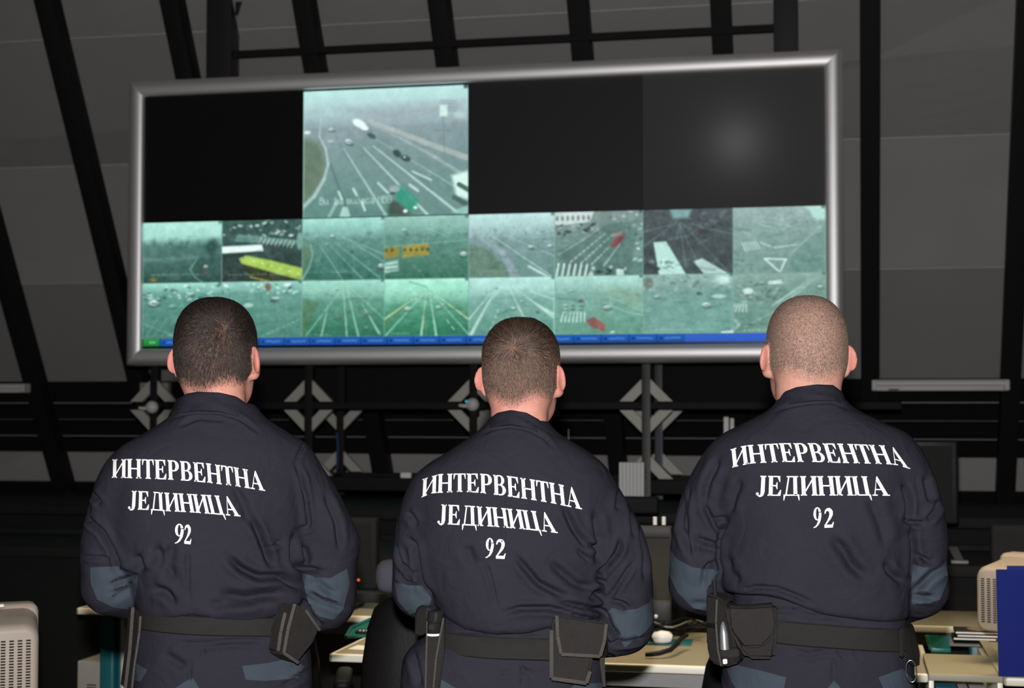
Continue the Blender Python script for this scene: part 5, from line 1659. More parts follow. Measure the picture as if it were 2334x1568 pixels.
        for k in kinds:
            rings.append(ring(k))
        vs = [p for r_ in rings for p in r_]
        for i in range(len(kinds) - 1):
            for j in range(N):
                fs.append((i * N + j, i * N + (j + 1) % N, (i + 1) * N + (j + 1) % N, (i + 1) * N + j))
        o = MB().add(vs, fs, True).build('collar', 'navy', s.jk)
        return o
    def trousers(s, T, folds, stance=0.11, seed=5):
        s.P = s.rows(T)
        zb = min(r[0] for r in s.P)
        b0 = s.P[-1] if s.P[-1][0] == zb else min(s.P)
        cx = (b0[1] + b0[2]) / 2
        s.P += [(0.80, cx - 0.185, cx + 0.185, 0.0, 0.12), (0.76, cx - 0.18, cx + 0.18, 0.0, 0.11)]
        zt = max(r[0] for r in s.P)
        st = 0.0055
        zs = np.r_[np.arange(0.07, 0.80, 0.010), np.arange(0.80, zt + 0.02, st)]
        g = Grid(np.arange(-0.36, 0.36, st), np.arange(-0.19, 0.20, st), zs)
        g.slices(s.P, 2.4, k=0.01, kz=0.02)
        s.legs = []
        for sx in (-1, 1):
            h, kn, an = (cx + sx * 0.095, 0, 0.80), (cx + sx * stance, 0.005, 0.47), (cx + sx * (stance + 0.015), -0.01, 0.10)
            s.legs.append((h, kn, an))
            g.cap(h, kn, 0.098, 0.078, 0.03).cap(kn, an, 0.078, 0.066, 0.02)
        co, q = g.mesh()
        co = relax(co, q, 2)
        vn = vnormals(co, q)
        co = co + vn * ((noise3(co, (11, 11, 6), seed) * 0.6 + noise3(co, (26, 26, 14), seed + 1) * 0.35) * 0.0038)[:, None]
        co = s.folds(co, vn, folds)
        o = np_mesh('trousers', co, q, 'navy', s.root)
        s.tr = o
        s.tr_bvh = BVHTree.FromPolygons([Vector(v) for v in co], q.tolist())
        # boots
        for (h, kn, an) in s.legs:
            g = Grid(np.arange(an[0] - 0.09, an[0] + 0.09, 0.006), np.arange(-0.14, 0.26, 0.007), np.arange(-0.012, 0.26, 0.006))
            g.cap((an[0], -0.015, 0.05), (an[0], -0.01, 0.20), 0.052, 0.055, 0.02)
            g.cap((an[0], -0.03, 0.045), (an[0], 0.16, 0.042), 0.042, 0.044, 0.03)
            g.ell((an[0], 0.15, 0.042), (0.052, 0.085, 0.042), k=0.02)
            g.put(lambda X, Y, Z: 0.0 * X + 0.0 * Y + (Z - 0.0), (-1, -1, -1), (1, 1, 0.0), 0.003, cut=True)
            c2, q2 = g.mesh()
            c2[:, 2] = np.maximum(c2[:, 2], 0.0)
            np_mesh('boot', c2, q2, 'boot', s.root)
        return o
    def belt(s, tops, bots, grow=0.007):
        """webbing belt: (px, py) of its upper and lower edge at two places on the back"""
        tz, bz = [s.at(*p, -0.12) for p in tops], [s.at(*p, -0.12) for p in bots]
        sl = (tz[1].z - tz[0].z) / (tz[1].x - tz[0].x)
        P = np.array(sorted(s.P))
        N, vs, fs = 96, [], []
        for k, (f, o_) in enumerate(((0, 0.0), (0.06, 0.003), (0.5, 0.0036), (0.94, 0.003), (1, 0.0), (0.9, -0.006), (0.1, -0.006))):
            for i in range(N):
                t = 2 * math.pi * i / N
                ca, sa = math.cos(t), math.sin(t)
                x = 0.2 * ca
                zt = tz[0].z + (0.2 * ca - tz[0].x) * sl
                zb = zt - ((tz[0].z - bz[0].z) + (tz[1].z - bz[1].z)) / 2
                z = zb + (zt - zb) * f
                xl, xr, yc, b = [np.interp(z, P[:, 0], P[:, j]) for j in (1, 2, 3, 4)]
                if s.belt_x:
                    xl, xr = s.belt_x
                a = (xr - xl) / 2 + grow + o_
                bb = b + grow + o_
                vs.append(((xl + xr) / 2 + a * math.copysign(abs(ca) ** (2 / 2.4), ca), yc + bb * math.copysign(abs(sa) ** (2 / 2.4), sa), z))
        K = 7
        for k in range(K):
            for i in range(N):
                fs.append((k * N + i, k * N + (i + 1) % N, ((k + 1) % K) * N + (i + 1) % N, ((k + 1) % K) * N + i))
        return MB().add(vs, fs, True).build('belt', 'webbing', s.root)
    belt_x = None
    def body(s, hx, htop, hy, yaw, pitch, neck, skin, hair, hs=1.0, ear_out=0.0):
        """one continuous body: head with face and ears, neck, trunk, arms, hands, legs"""
        top = s.at(hx, htop + 3, hy)
        c = Vector((top.x, hy, top.z - 0.103 * hs))
        Rm = Matrix.Rotation(R(yaw), 3, 'Z') @ Matrix.Rotation(R(pitch), 3, 'X')
        s.head_c, s.head_R, s.hs = c, Rm, hs
        H = lambda x, y, z: tuple(c + Rm @ (Vector((x, y, z)) * hs))
        zt = top.z
        xs = np.unique(np.round(np.r_[np.arange(-0.36, c.x - 0.125, 0.007), np.arange(c.x - 0.125, c.x + 0.125, 0.0036), np.arange(c.x + 0.125, 0.36, 0.007)], 5))
        ys = np.unique(np.round(np.r_[np.arange(-0.17, hy - 0.12, 0.007), np.arange(hy - 0.12, hy + 0.14, 0.0040), np.arange(hy + 0.14, 0.42, 0.006)], 5))
        zs = np.r_[np.arange(0.02, 0.86, 0.014), np.arange(0.86, 1.10, 0.0055), np.arange(1.10, zt - 0.34, 0.011), np.arange(zt - 0.34, zt + 0.02, 0.0036)]
        g = Grid(xs, ys, zs)
        # trunk, arms and legs inside the clothes
        g.slices(s.T, 2.4, off=0.045, k=0.01)
        g.slices(s.P, 2.4, off=0.026, k=0.02)
        for (h, kn, an) in s.legs:
            g.cap(h, kn, 0.078, 0.056, 0.02).cap(kn, an, 0.054, 0.040, 0.02).cap((an[0], -0.01, 0.06), (an[0], 0.14, 0.045), 0.034, 0.032, 0.01)
        for A, (e, w_, er, wr) in zip((s.AL, s.AR), s.el):
            t = max(A)
            g.cap(((t[1] + t[2]) / 2, 0, t[0] - 0.06), e, 0.042, 0.036, 0.012).cap(e, w_, 0.036, 0.027, 0.012)
        # hands folded in front of the belt
        for i, (e, w_, er, wr) in enumerate(s.el):
            sx = 1 if i == 0 else -1
            d = (w_ - e).normalized()
            d = Vector((sx * 0.80, 0.10, -0.42)).normalized()
            up = Vector((0, 0.12 if i == 0 else 0.02, 1)).normalized()
            side = d.cross(up).normalized()
            up = side.cross(d).normalized()
            o0 = w_ + Vector((0, 0.012 + 0.042 * i, 0))
            pc = o0 + d * 0.055
            g.cap(w_, o0 + d * 0.03, 0.027, 0.024, 0.012)
            for k in range(-1, 3):
                g.cap(o0 + d * 0.015 + up * 0.012 * (k - 0.5), o0 + d * 0.085 + up * 0.019 * (k - 0.5), 0.015, 0.0125, 0.008)
            out = -side if side.y < 0 else side
            for k, ln in zip(range(-1, 3), (0.060, 0.076, 0.080, 0.072)):
                p0 = o0 + d * 0.088 + up * 0.0205 * (k - 0.5)
                p1 = p0 + (d * 0.9 + out * 0.35).normalized() * ln * 0.45
                p2 = p1 + (d * 0.75 - out * 0.55).normalized() * ln * 0.32
                p3 = p2 + (d * 0.4 - out * 0.9).normalized() * ln * 0.23
                g.cap(p0, p1, 0.0095, 0.0088, 0.003).cap(p1, p2, 0.0088, 0.0080, 0.003).cap(p2, p3, 0.0080, 0.0070, 0.003)
            q0 = o0 + d * 0.030 + up * 0.028
            q1 = q0 + (d * 0.7 + up * 0.75 + out * 0.2).normalized() * 0.042
            q2 = q1 + (d * 0.95 + up * 0.25).normalized() * 0.034
            g.cap(q0, q1, 0.0135, 0.0110, 0.006).cap(q1, q2, 0.0108, 0.0085, 0.003)
        # neck
        nb = s.at(neck[0], neck[1], 0.0)
        g.cap(H(0, -0.012, -0.075), (nb.x, 0.0, nb.z), neck[2], neck[2] * 1.04, 0.02)
        g.cap((nb.x, 0.0, nb.z), (nb.x, 0.0, nb.z - 0.05), neck[2] * 1.04, neck[2] * 1.04, 0.006)
        # skull and face
        g.ell(H(0, -0.004, 0.006), (0.0775 * hs, 0.097 * hs, 0.097 * hs), Rm, 0.012, p=2.32)
        g.ell(H(0, -0.012, -0.024), (0.0735 * hs, 0.084 * hs, 0.080 * hs), Rm, 0.012)
        g.ell(H(0, -0.022, -0.062), (0.060 * hs, 0.066 * hs, 0.056 * hs), Rm, 0.018)
        g.ell(H(0, 0.040, -0.030), (0.066 * hs, 0.056 * hs, 0.088 * hs), Rm, 0.02)
        g.ell(H(0, 0.035, -0.085), (0.060 * hs, 0.052 * hs, 0.045 * hs), Rm, 0.025)
        g.cap(H(0, 0.078, -0.112), H(0, 0.080, -0.108), 0.020 * hs, k=0.02)
        for sx in (-1, 1):
            g.cap(H(sx * 0.040, 0.066, -0.038), H(sx * 0.052, 0.050, -0.030), 0.018 * hs, k=0.02)       # cheekbone
            g.cap(H(sx * 0.014, 0.094, 0.006), H(sx * 0.045, 0.082, 0.006), 0.010 * hs, k=0.012)        # brow
            g.cap(H(sx * 0.032, 0.112, -0.014), H(sx * 0.032, 0.105, -0.014), 0.014 * hs, k=0.012, cut=True)  # eye socket
            g.ell(H(sx * 0.032, 0.080, -0.014), (0.012 * hs,) * 3, Rm, 0.003)                            # eyeball
            g.cap(H(sx * 0.022, 0.0905, -0.0085), H(sx * 0.042, 0.0865, -0.009), 0.003 * hs, k=0.003)     # lid
        g.cap(H(0, 0.094, -0.006), H(0, 0.112, -0.044), 0.008 * hs, 0.0125 * hs, 0.010)
        for sx in (-1, 1):
            g.cap(H(sx * 0.012, 0.098, -0.048), H(sx * 0.011, 0.102, -0.047), 0.008 * hs, k=0.006)
        g.cap(H(-0.020, 0.090, -0.076), H(0.020, 0.090, -0.076), 0.006 * hs, k=0.006)
        g.cap(H(-0.016, 0.089, -0.085), H(0.016, 0.089, -0.085), 0.0065 * hs, k=0.006)
        g.cap(H(-0.022, 0.099, -0.0805), H(0.022, 0.099, -0.0805), 0.0022 * hs, k=0.003, cut=True)
        for sx in (-1, 1):
            fl = R(26 + ear_out)
            er = Rm @ Matrix.Rotation(sx * fl, 3, 'Z') @ Matrix.Rotation(-sx * R(7), 3, 'Y') @ Matrix.Rotation(R(-8), 3, 'X')
            g.ell(H(sx * 0.0850, -0.006, -0.022), (0.0075 * hs, 0.0205 * hs, 0.0275 * hs), er, 0.006)
            g.ell(H(sx * 0.0800, 0.006, -0.046), (0.0075 * hs, 0.010 * hs, 0.011 * hs), er, 0.006)
            g.cap(H(sx * 0.0760, 0.010, -0.035), H(sx * 0.074, 0.012, -0.05), 0.012 * hs, k=0.01)
            g.ell(H(sx * 0.0945, 0.003, -0.020), (0.0060 * hs, 0.0115 * hs, 0.018 * hs), er, 0.004, cut=True)
        co, q = g.mesh()
        hl = ((co - np.array(c)) @ np.array(Rm)) / hs
        keep = np.where((hl[:, 2] > -0.14) & (np.abs(hl[:, 0]) > 0.078), 0.3, 1.0)
        co = relax(co, q, 1, 0.5, keep)
        vn = vnormals(co, q)
        hl = ((co - np.array(c)) @ np.array(Rm)) / hs
        s.hl, s.hco, s.hvn = hl, co, vn
        qa = np.linalg.norm(np.cross(co[q[:, 2]] - co[q[:, 0]], co[q[:, 3]] - co[q[:, 1]]), axis=1)
        s.harea = np.zeros(len(co))
        for j in range(4):
            np.add.at(s.harea, q[:, j], qa)
        # skin tone: pinker ears, tinted the hair root colour where the hair grows
        tone = np.tile(np.array(skin, float), (len(co), 1))
        ear = np.clip((np.abs(hl[:, 0]) - 0.079) / 0.006, 0, 1) * (hl[:, 2] > -0.08) * (hl[:, 2] < 0.01)
        tone = tone * (1 - 0.55 * ear[:, None]) + np.array((0.52, 0.17, 0.145)) * 0.55 * ear[:, None]
        mot = noise3(co, (40, 40, 40), 4)
        tone *= (1 + 0.06 * mot)[:, None]
        k = s.hairmask(hl) * hair['root_cover'] * (1 + (1 - hair['root_cover']) * np.clip((hl[:, 2] - 0.03) / 0.04, 0, 1) * (hair.get('top', 1) < 1))
        tone = tone * (1 - k[:, None]) + np.array(hair['root']) * k[:, None]
        ez = hl[:, 2] + 0.014
        eye = (hl[:, 1] > 0.080) & (np.hypot(np.abs(hl[:, 0]) - 0.032, ez * 1.3) < 0.0105)
        tone[eye] = (0.62, 0.58, 0.54)
        tone[eye & (np.hypot(np.abs(hl[:, 0]) - 0.032, ez) < 0.0052)] = (0.05, 0.035, 0.025)
        brow = (hl[:, 1] > 0.075) & (np.abs(np.abs(hl[:, 0]) - 0.032) < 0.018) & (np.abs(hl[:, 2] - 0.009) < 0.0042)
        tone[brow] = tone[brow] * 0.45 + np.array(hair['colors'][0]) * 0.4
        lip = (np.abs(hl[:, 0]) < 0.022) & (hl[:, 1] > 0.085) & (hl[:, 2] < -0.070) & (hl[:, 2] > -0.092)
        tone[lip] *= np.array((0.85, 0.62, 0.62))
        s.bd = np_mesh('body', co, q, 'skin', s.root, cols={'tone': np.clip(tone, 0, 1)})
        s.grow(hair, H)
        return s.bd
    def hairmask(s, h):
        """0..1: where hair grows, in head coordinates"""
        x, y, z = h[:, 0], h[:, 1], h[:, 2]
        nape = np.clip((z + s.nape + 0.01 * np.cos(x * 60)) / 0.030, 0, 1)
        front = np.clip((0.066 + 0.25 * (z - 0.05) - y) / 0.01, 0, 1) * np.clip((z - (-0.07 + 1.3 * (y + 0.02))) / 0.012, 0, 1)
        ear = 1 - np.clip((np.abs(x) - 0.0762) / 0.004, 0, 1) * (z < 0.016)
        back = np.where(y < -0.02, 1, front)
        return nape * back * np.clip(ear, 0, 1)
    def grow(s, hair, H):
        g = np.random.default_rng(hair['seed'])
        h, co, vn = s.hl, s.hco, s.hvn
        m = s.hairmask(h)
        m = m * (h[:, 2] > -0.13)
        idx = np.where(m > 0.02)[0]
        n = hair['n']
        # even spacing: weight vertices alike, jitter inside the cell
        pr = m[idx] * s.harea[idx]
        pick = g.choice(idx, n, p=pr / pr.sum())
        p = co[pick] + g.normal(0, 0.0024, (n, 3))
        nv = vn[pick]
        p -= nv * ((p - co[pick]) * nv).sum(1)[:, None]
        hp, Rm = h[pick], np.array(s.head_R)
        W = np.array(hair['whorl'])
        away = hp - W
        dist = np.linalg.norm(away, axis=1)
        nl = nv @ Rm
        away = away - nl * (away * nl).sum(1)[:, None]
        away /= np.linalg.norm(away, axis=1)[:, None] + 1e-9
        swirl = np.cross(nl, away) * hair['swirl']
        sw = np.exp(-(dist / 0.05) ** 2)[:, None]
        down = np.tile(np.array((0, -0.1, -1.0)), (n, 1))
        bk = np.clip((0.03 - hp[:, 2]) / 0.06, 0, 1)[:, None]
        clump = np.stack([noise3(p, (55, 55, 55), hair['seed'] + j) for j in range(3)], 1)
        f = away + swirl * (0.4 + sw) + down * bk * 1.0 + clump * hair['clump'] + g.normal(0, hair['mess'], (n, 3))
        f -= nl * (f * nl).sum(1)[:, None]
        f /= np.linalg.norm(f, axis=1)[:, None] + 1e-9
        # length from crown to nape
        L = np.interp(hp[:, 2], hair['len_z'], hair['len']) * g.uniform(0.7, 1.2, n) * (0.45 + 0.55 * m[pick])
        lift = np.interp(hp[:, 2], hair['len_z'], hair['lift'])[:, None]
        f = f @ Rm.T
        K = 4
        pts = []
        for j in range(K):
            t = j / (K - 1)
            dirn = f * (1 - lift * (1 - 0.55 * t)) + nv * lift * (1 - 0.55 * t)
            pts.append(p + dirn * (L * t)[:, None] + nv * (0.0002 - 0.0008 * (j == 0)))
        tdir = pts[1] - pts[0]
        tdir /= np.linalg.norm(tdir, axis=1)[:, None] + 1e-9
        u = np.cross(tdir, g.normal(size=(n, 3)))
        u /= np.linalg.norm(u, axis=1)[:, None] + 1e-9
        v = np.cross(tdir, u)
        rad = hair['rad'] * g.uniform(0.7, 1.3, n)
        V, Fq = [], []
        for j in range(K):
            r_ = rad * (1, 0.95, 0.75, 0.25)[j]
            for a in range(3):
                ca, sa = math.cos(a * 2.0944), math.sin(a * 2.0944)
                V.append(pts[j] + (u * ca + v * sa) * r_[:, None])
        V = np.stack(V, 1)                                   # n, 12, 3
        base = np.arange(n)[:, None] * 12
        for j in range(K - 1):
            for a in range(3):
                b = (a + 1) % 3
                Fq.append(base + np.array([j * 3 + a, j * 3 + b, j * 3 + 3 + b, j * 3 + 3 + a])[None])
        col = np.array(hair['colors'])[g.integers(0, len(hair['colors']), n)] * g.uniform(0.8, 1.2, (n, 1))
        col *= np.interp(hp[:, 2], [0.03, 0.075], [1.0, hair.get('top', 1.0)])[:, None]
        hm = mat('hair_%s' % hair['name'], (0.05, 0.04, 0.03, 1), 0.42, spec=hair.get('spec', 0.3))
        nt = hm.node_tree
        vc = nt.nodes.new('ShaderNodeVertexColor')
        vc.layer_name = 'strand'
        nt.links.new(vc.outputs[0], nt.nodes['Principled BSDF'].inputs['Base Color'])
        np_mesh('hair', V.reshape(-1, 3), np.concatenate(Fq), hm, s.root, cols={'strand': np.repeat(np.clip(col, 0, 1), 12, 0)})
    nape = 0.088
    ear_k = 1.0
# ------------------------------------------------------------------ the three men
D = 3.3
BROWN1 = dict(name='dark_brown', seed=3, n=36000, root=(0.065, 0.042, 0.033), root_cover=0.85, whorl=(0.042, -0.080, 0.036), swirl=0.2, clump=0.25, mess=0.22,
              len_z=[-0.11, -0.07, -0.02, 0.04, 0.10], len=[0.005, 0.008, 0.011, 0.013, 0.012], lift=[0.28, 0.28, 0.30, 0.38, 0.45], rad=0.00030,
              colors=[(0.017, 0.013, 0.0115), (0.026, 0.0195, 0.0165), (0.013, 0.0105, 0.009), (0.055, 0.042, 0.034)], top=0.75)
BROWN2 = dict(name='mid_brown', seed=5, n=36000, root=(0.14, 0.085, 0.063), root_cover=0.88, whorl=(0.002, -0.080, 0.034), swirl=0.15, clump=0.35, mess=0.22,
              len_z=[-0.11, -0.07, -0.03, 0.02, 0.05, 0.10], len=[0.004, 0.005, 0.007, 0.014, 0.020, 0.022], lift=[0.3, 0.3, 0.3, 0.3, 0.38, 0.30], rad=0.00029,
              colors=[(0.060, 0.035, 0.024), (0.095, 0.058, 0.042), (0.040, 0.024, 0.018), (0.21, 0.135, 0.10)], top=0.5, spec=0.5)
BUZZ = dict(name='cropped_stubble', seed=9, n=42000, root=(0.30, 0.205, 0.165), root_cover=0.75, whorl=(0.01, -0.06, 0.06), swirl=0.1, clump=0.3, mess=0.7,
            len_z=[-0.11, -0.05, 0.03, 0.10], len=[0.0032, 0.0040, 0.0034, 0.0030], lift=[0.55, 0.6, 0.6, 0.6], rad=0.00024,
            colors=[(0.12, 0.08, 0.058), (0.20, 0.14, 0.105), (0.08, 0.055, 0.042)])

def letters(s, l1, l2, n9, n2):
    for P, lab in ((text_polys('ИНТЕРВЕНТНА', *l1), 'upper line of white Cyrillic capitals'), (text_polys('ЈЕДИНИЦА', *l2), 'second line of white Cyrillic capitals'),
                   (text_polys('9', *n9) + text_polys('2', *n2), 'white number under the lettering')):
        o = s.decal('lettering', P, s.jk_bvh, 'print', s.jk, 0.0011, 4.0)
        o['label'] = lab

# ---- left man
A = Man(497, D, 'man with dark cropped hair, leftmost of the three uniformed men seen from behind')
A.jacket(
    T=[(918, 410, 580, .012, .070), (935, 400, 590, .008, .081), (952, 386, 600, 0, .089), (985, 332, 655, 0, .10), (1010, 285, 695, 0, .11), (1050, 250, 712, 0, .12),
       (1100, 240, 712, 0, .128), (1200, 242, 698, 0, .132), (1270, 260, 690, 0, .13), (1320, 297, 692, 0, .128), (1370, 307, 704, 0, .130), (1395, 312, 702, 0, .128), (1430, 322, 692, 0, .120)],
    AL=[(1010, 286, 420, 0, .068), (1050, 242, 395, 0, .072), (1100, 215, 360, 0, .072), (1160, 199, 330, .005, .07), (1230, 184, 310, .01, .068), (1290, 184, 310, .02, .066), (1338, 190, 318, .02, .064)],
    AR=[(1005, 695, 560, 0, .068), (1060, 733, 590, 0, .075), (1120, 772, 620, 0, .078), (1180, 800, 640, .005, .078), (1230, 823, 668, .01, .076), (1290, 815, 664, .02, .074), (1365, 812, 660, .02, .072)],
    elbows=[(255, 1336, .02, .060, 420, 1395, .25, .043), (736, 1365, .02, .070, 580, 1410, .25, .045)],
    hem=[(285, 1392), (320, 1396), (340, 1404), (400, 1398), (440, 1388), (500, 1398), (560, 1403), (620, 1392), (690, 1366), (730, 1350)],
    folds=[([(205, 1150), (196, 1180), (233, 1211), (258, 1254), (277, 1295), (316, 1314)], 6, 8), ([(186, 1268), (261, 1274)], 4, 4), ([(569, 1173), (591, 1217), (622, 1298)], 8, 7),
           ([(513, 1264), (551, 1298), (591, 1316), (638, 1313), (690, 1345)], 8, 9), ([(490, 1354), (560, 1361), (650, 1353)], 12, 8), ([(428, 1248), (430, 1376)], 4, 2.5),
           ([(672, 1052), (688, 1089), (698, 1136), (705, 1201), (668, 1208)], 5, 6), ([(641, 1236), (610, 1228)], 4, 3), ([(641, 1236), (606, 1250)], 4, 3), ([(672, 1215), (666, 1250), (668, 1282), (690, 1297), (740, 1303)], 7, 9),
           ([(304, 1262), (316, 1285), (322, 1310)], 11, 7), ([(350, 1245), (366, 1262), (360, 1300)], 12, 5), ([(246, 1338), (280, 1322), (312, 1312)], 5, 7), ([(240, 1354), (275, 1346), (310, 1328)], 4, 5),
           ([(252, 1369), (280, 1352), (308, 1338)], 5, 5), ([(719, 1323), (740, 1340), (764, 1355)], 6, 6), ([(691, 1345), (731, 1369), (790, 1388)], 5, 8), ([(690, 1362), (705, 1400), (735, 1432)], 6, 7),
           ([(345, 1340), (380, 1350), (400, 1380)], 9, 5), ([(695, 1008), (674, 1050)], 4, 3), ([(205, 1120), (230, 1150)], 6, 5), ([(740, 1120), (770, 1190), (775, 1260)], 7, 5), ([(700, 1290), (690, 1240)], 9, 5),
           ([(395, 1230), (385, 1290), (398, 1330)], 12, 4), ([(384, 958), (415, 944), (450, 939), (505, 941), (550, 954), (596, 992)], 4, 3), ([(400, 975), (450, 952), (520, 958)], 5, 2), ([(530, 1100), (560, 1160), (565, 1200)], 10, 3), ([(470, 1380), (540, 1374), (600, 1368)], 10, 4)])
A.collar([(403, 908), (425, 897), (450, 893), (500, 895), (540, 904), (570, 925), (590, 950)], [(383, 950), (410, 936), (450, 930), (500, 932), (545, 944), (580, 966), (596, 985)], 0.010, 0.091, 1.09)
A.trousers([(1360, 325, 690, 0, .105), (1400, 318, 690, 0, .112), (1450, 306, 703, 0, .118), (1500, 300, 710, 0, .122), (1568, 296, 713, 0, .125)],
           [([(402, 1480), (414, 1467), (483, 1465), (527, 1461), (617, 1461)], 5, 4), ([(458, 1472), (466, 1496)], 4, 4), ([(370, 1490), (430, 1525)], 10, 3), ([(435, 1500), (428, 1568)], 4, 3), ([(620, 1480), (680, 1500)], 8, 3), ([(640, 1568), (705, 1530)], 6, 4)])
A.body(494, 678, 0.03, -18, -2, (492, 915, .057), (0.54, 0.26, 0.20), BROWN1, 1.04)
letters(A, ([(255, 1089), (300, 1090), (384, 1093), (428, 1096), (472, 1100), (530, 1107), (603, 1119)], [(256, 1047), (300, 1046), (384, 1048.5), (428, 1052), (474, 1056), (530, 1064), (597, 1076)]),
        ([(291, 1161), (336, 1162), (380, 1165), (440, 1168), (500, 1173), (547, 1177)], [(294, 1118), (340, 1120), (389, 1123.5), (440, 1126), (490, 1129), (532, 1132)]),
        ([(397, 1238), (420, 1240)], [(398, 1193), (421, 1194)]), ([(419, 1239), (437, 1241)], [(420, 1194), (438, 1196)]))
sl = A.jk
A.decal('elbow_patch', [[(206, 1293), (273, 1290), (316, 1312), (306, 1390), (258, 1384), (222, 1366), (208, 1330)]], A.jk_bvh, 'slate', sl, 0.0032, 4, soft=3)['label'] = 'slate blue elbow patch'
A.decal('elbow_patch', [[(686, 1305), (720, 1316), (752, 1318), (790, 1296), (796, 1330), (782, 1388), (760, 1412), (724, 1404), (700, 1368)]], A.jk_bvh, 'slate', sl, 0.0032, 4, soft=3)['label'] = 'slate blue elbow patch'
A.belt([(325, 1401), (636, 1411)], [(325, 1440), (636, 1458)])
for poly in ([(296, 1501), (336, 1527), (320, 1554), (294, 1546)], [(552, 1518), (610, 1511), (660, 1500), (694, 1518), (680, 1546), (600, 1552), (560, 1549)], [(394, 1572), (432, 1546), (440, 1546), (456, 1572)]):
    A.decal('pocket_flap', [poly], A.tr_bvh, 'slate', A.tr, 0.002, 6, 0.002)['label'] = 'slate blue reinforced flap'
pch = A.plate('belt_pouch', [(673, 1374, -.158), (698, 1388, -.150), (731, 1436, -.122), (713, 1465, -.125), (681, 1513, -.140), (646, 1490, -.162), (655, 1440, -.165)], 0.055, 'pouch', A.root, 0.006, (-0.75, 1, 0))
A.strip('binding', [(672, 1376, -.161), (656, 1436, -.168), (647, 1488, -.165), (681, 1511, -.145)], 0.007, 0.003, 'tape', pch)
A.strip('binding', [(650, 1396, -.150), (640, 1440, -.156), (634, 1484, -.153)], 0.007, 0.003, 'tape', pch)
A.strip('flap_seam', [(697, 1391, -.153), (729, 1437, -.126)], 0.006, 0.003, 'tape', pch)
hs_ = A.plate('side_holster', [(304, 1384, -.085), (323, 1401, -.110), (321, 1440, -.112), (310, 1510, -.10), (304, 1572, -.09), (284, 1572, -.06), (296, 1480, -.07)], 0.05, 'pouch', A.root, 0.004, (-0.25, 1, 0))
A.strip('strap', [(303, 1384, -.09), (296, 1480, -.075), (286, 1568, -.065)], 0.007, 0.004, 'tape', hs_)
A.strip('strap', [(320, 1404, -.113), (318, 1440, -.115), (306, 1520, -.105), (301, 1568, -.095)], 0.005, 0.003, 'tape', hs_)
A.tube('buckle', [(311, 1464, -.112), (307, 1482, -.110)], 0.0022, 'chrome', hs_)

# ---- middle man
B = Man(1180, D, 'man with brown hair and a torch holster, between the other two uniformed men')
B.jacket(
    T=[(955, 1118, 1246, .012, .068), (970, 1105, 1256, .008, .079), (988, 1085, 1268, 0, .088), (1010, 1050, 1312, 0, .095), (1050, 988, 1372, 0, .11), (1085, 948, 1398, 0, .12),
       (1140, 938, 1412, 0, .128), (1240, 940, 1395, 0, .132), (1310, 960, 1380, 0, .13), (1360, 985, 1372, 0, .13), (1400, 1003, 1370, 0, .13), (1440, 1015, 1366, 0, .122)],
    AL=[(1050, 986, 1110, 0, .066), (1085, 942, 1090, 0, .070), (1130, 920, 1060, 0, .07), (1180, 905, 1040, .005, .069), (1230, 897, 1030, .01, .067), (1290, 897, 1025, .02, .066), (1345, 898, 1025, .02, .064)],
    AR=[(1075, 1370, 1230, 0, .066), (1110, 1408, 1270, 0, .072), (1160, 1440, 1300, 0, .076), (1210, 1468, 1325, .005, .077), (1280, 1486, 1340, .01, .077), (1350, 1490, 1345, .02, .076), (1420, 1490, 1345, .02, .074)],
    elbows=[(962, 1345, .02, .060, 1105, 1402, .25, .043), (1413, 1420, .02, .071, 1270, 1445, .25, .046)],
    hem=[(960, 1345), (985, 1376), (1020, 1405), (1060, 1423), (1130, 1431), (1200, 1426), (1260, 1413), (1370, 1404), (1400, 1404)],
    folds=[([(924, 1224), (947, 1243), (953, 1287), (963, 1329), (988, 1365)], 6, 8), ([(899, 1237), (915, 1287), (960, 1314)], 4, 5), ([(902, 1300), (925, 1329), (963, 1333)], 4, 5),
           ([(1102, 1275), (1118, 1316), (1134, 1389)], 4, 3), ([(1170, 1262), (1191, 1287), (1226, 1329), (1280, 1357), (1308, 1364)], 7, 6), ([(1143, 1399), (1185, 1387), (1248, 1386), (1315, 1398)], 6, 8),
           ([(1265, 1370), (1327, 1383), (1372, 1390), (1396, 1416)], 6, 8), ([(1282, 1150), (1308, 1205), (1340, 1250)], 7, 6), ([(1336, 1240), (1372, 1250)], 5, 6), ([(1314, 1253), (1346, 1279)], 5, 4),
           ([(1419, 1224), (1407, 1262), (1362, 1311)], 6, 9), ([(1445, 1281), (1388, 1364)], 5, 6), ([(1388, 1367), (1422, 1376), (1437, 1390)], 5, 7), ([(1372, 1395), (1391, 1430), (1415, 1464)], 6, 8),
           ([(1384, 1466), (1430, 1464), (1472, 1455)], 5, 7), ([(1376, 1488), (1413, 1504)], 5, 6), ([(1356, 1319), (1383, 1330)], 5, 6), ([(1345, 1370), (1362, 1350), (1380, 1366)], 7, 7),
           ([(1416, 1110), (1409, 1167)], 7, 4), ([(1455, 1180), (1472, 1260), (1470, 1330)], 6, 4), ([(1440, 1150), (1448, 1230)], 6, 4), ([(1147, 1110), (1147, 1280)], 4, 2), ([(1250, 1280), (1310, 1330), (1360, 1345)], 9, 5),
           ([(950, 1200), (940, 1180), (925, 1165)], 6, 4), ([(1060, 1240), (1080, 1290)], 12, 3), ([(1097, 990), (1125, 976), (1165, 970), (1205, 978), (1240, 996), (1266, 1026)], 4, 3), ([(1355, 1160), (1368, 1230), (1362, 1290)], 9, 6), ([(945, 1405), (965, 1392), (985, 1385)], 5, 5), ([(1300, 1400), (1350, 1412)], 6, 4)])
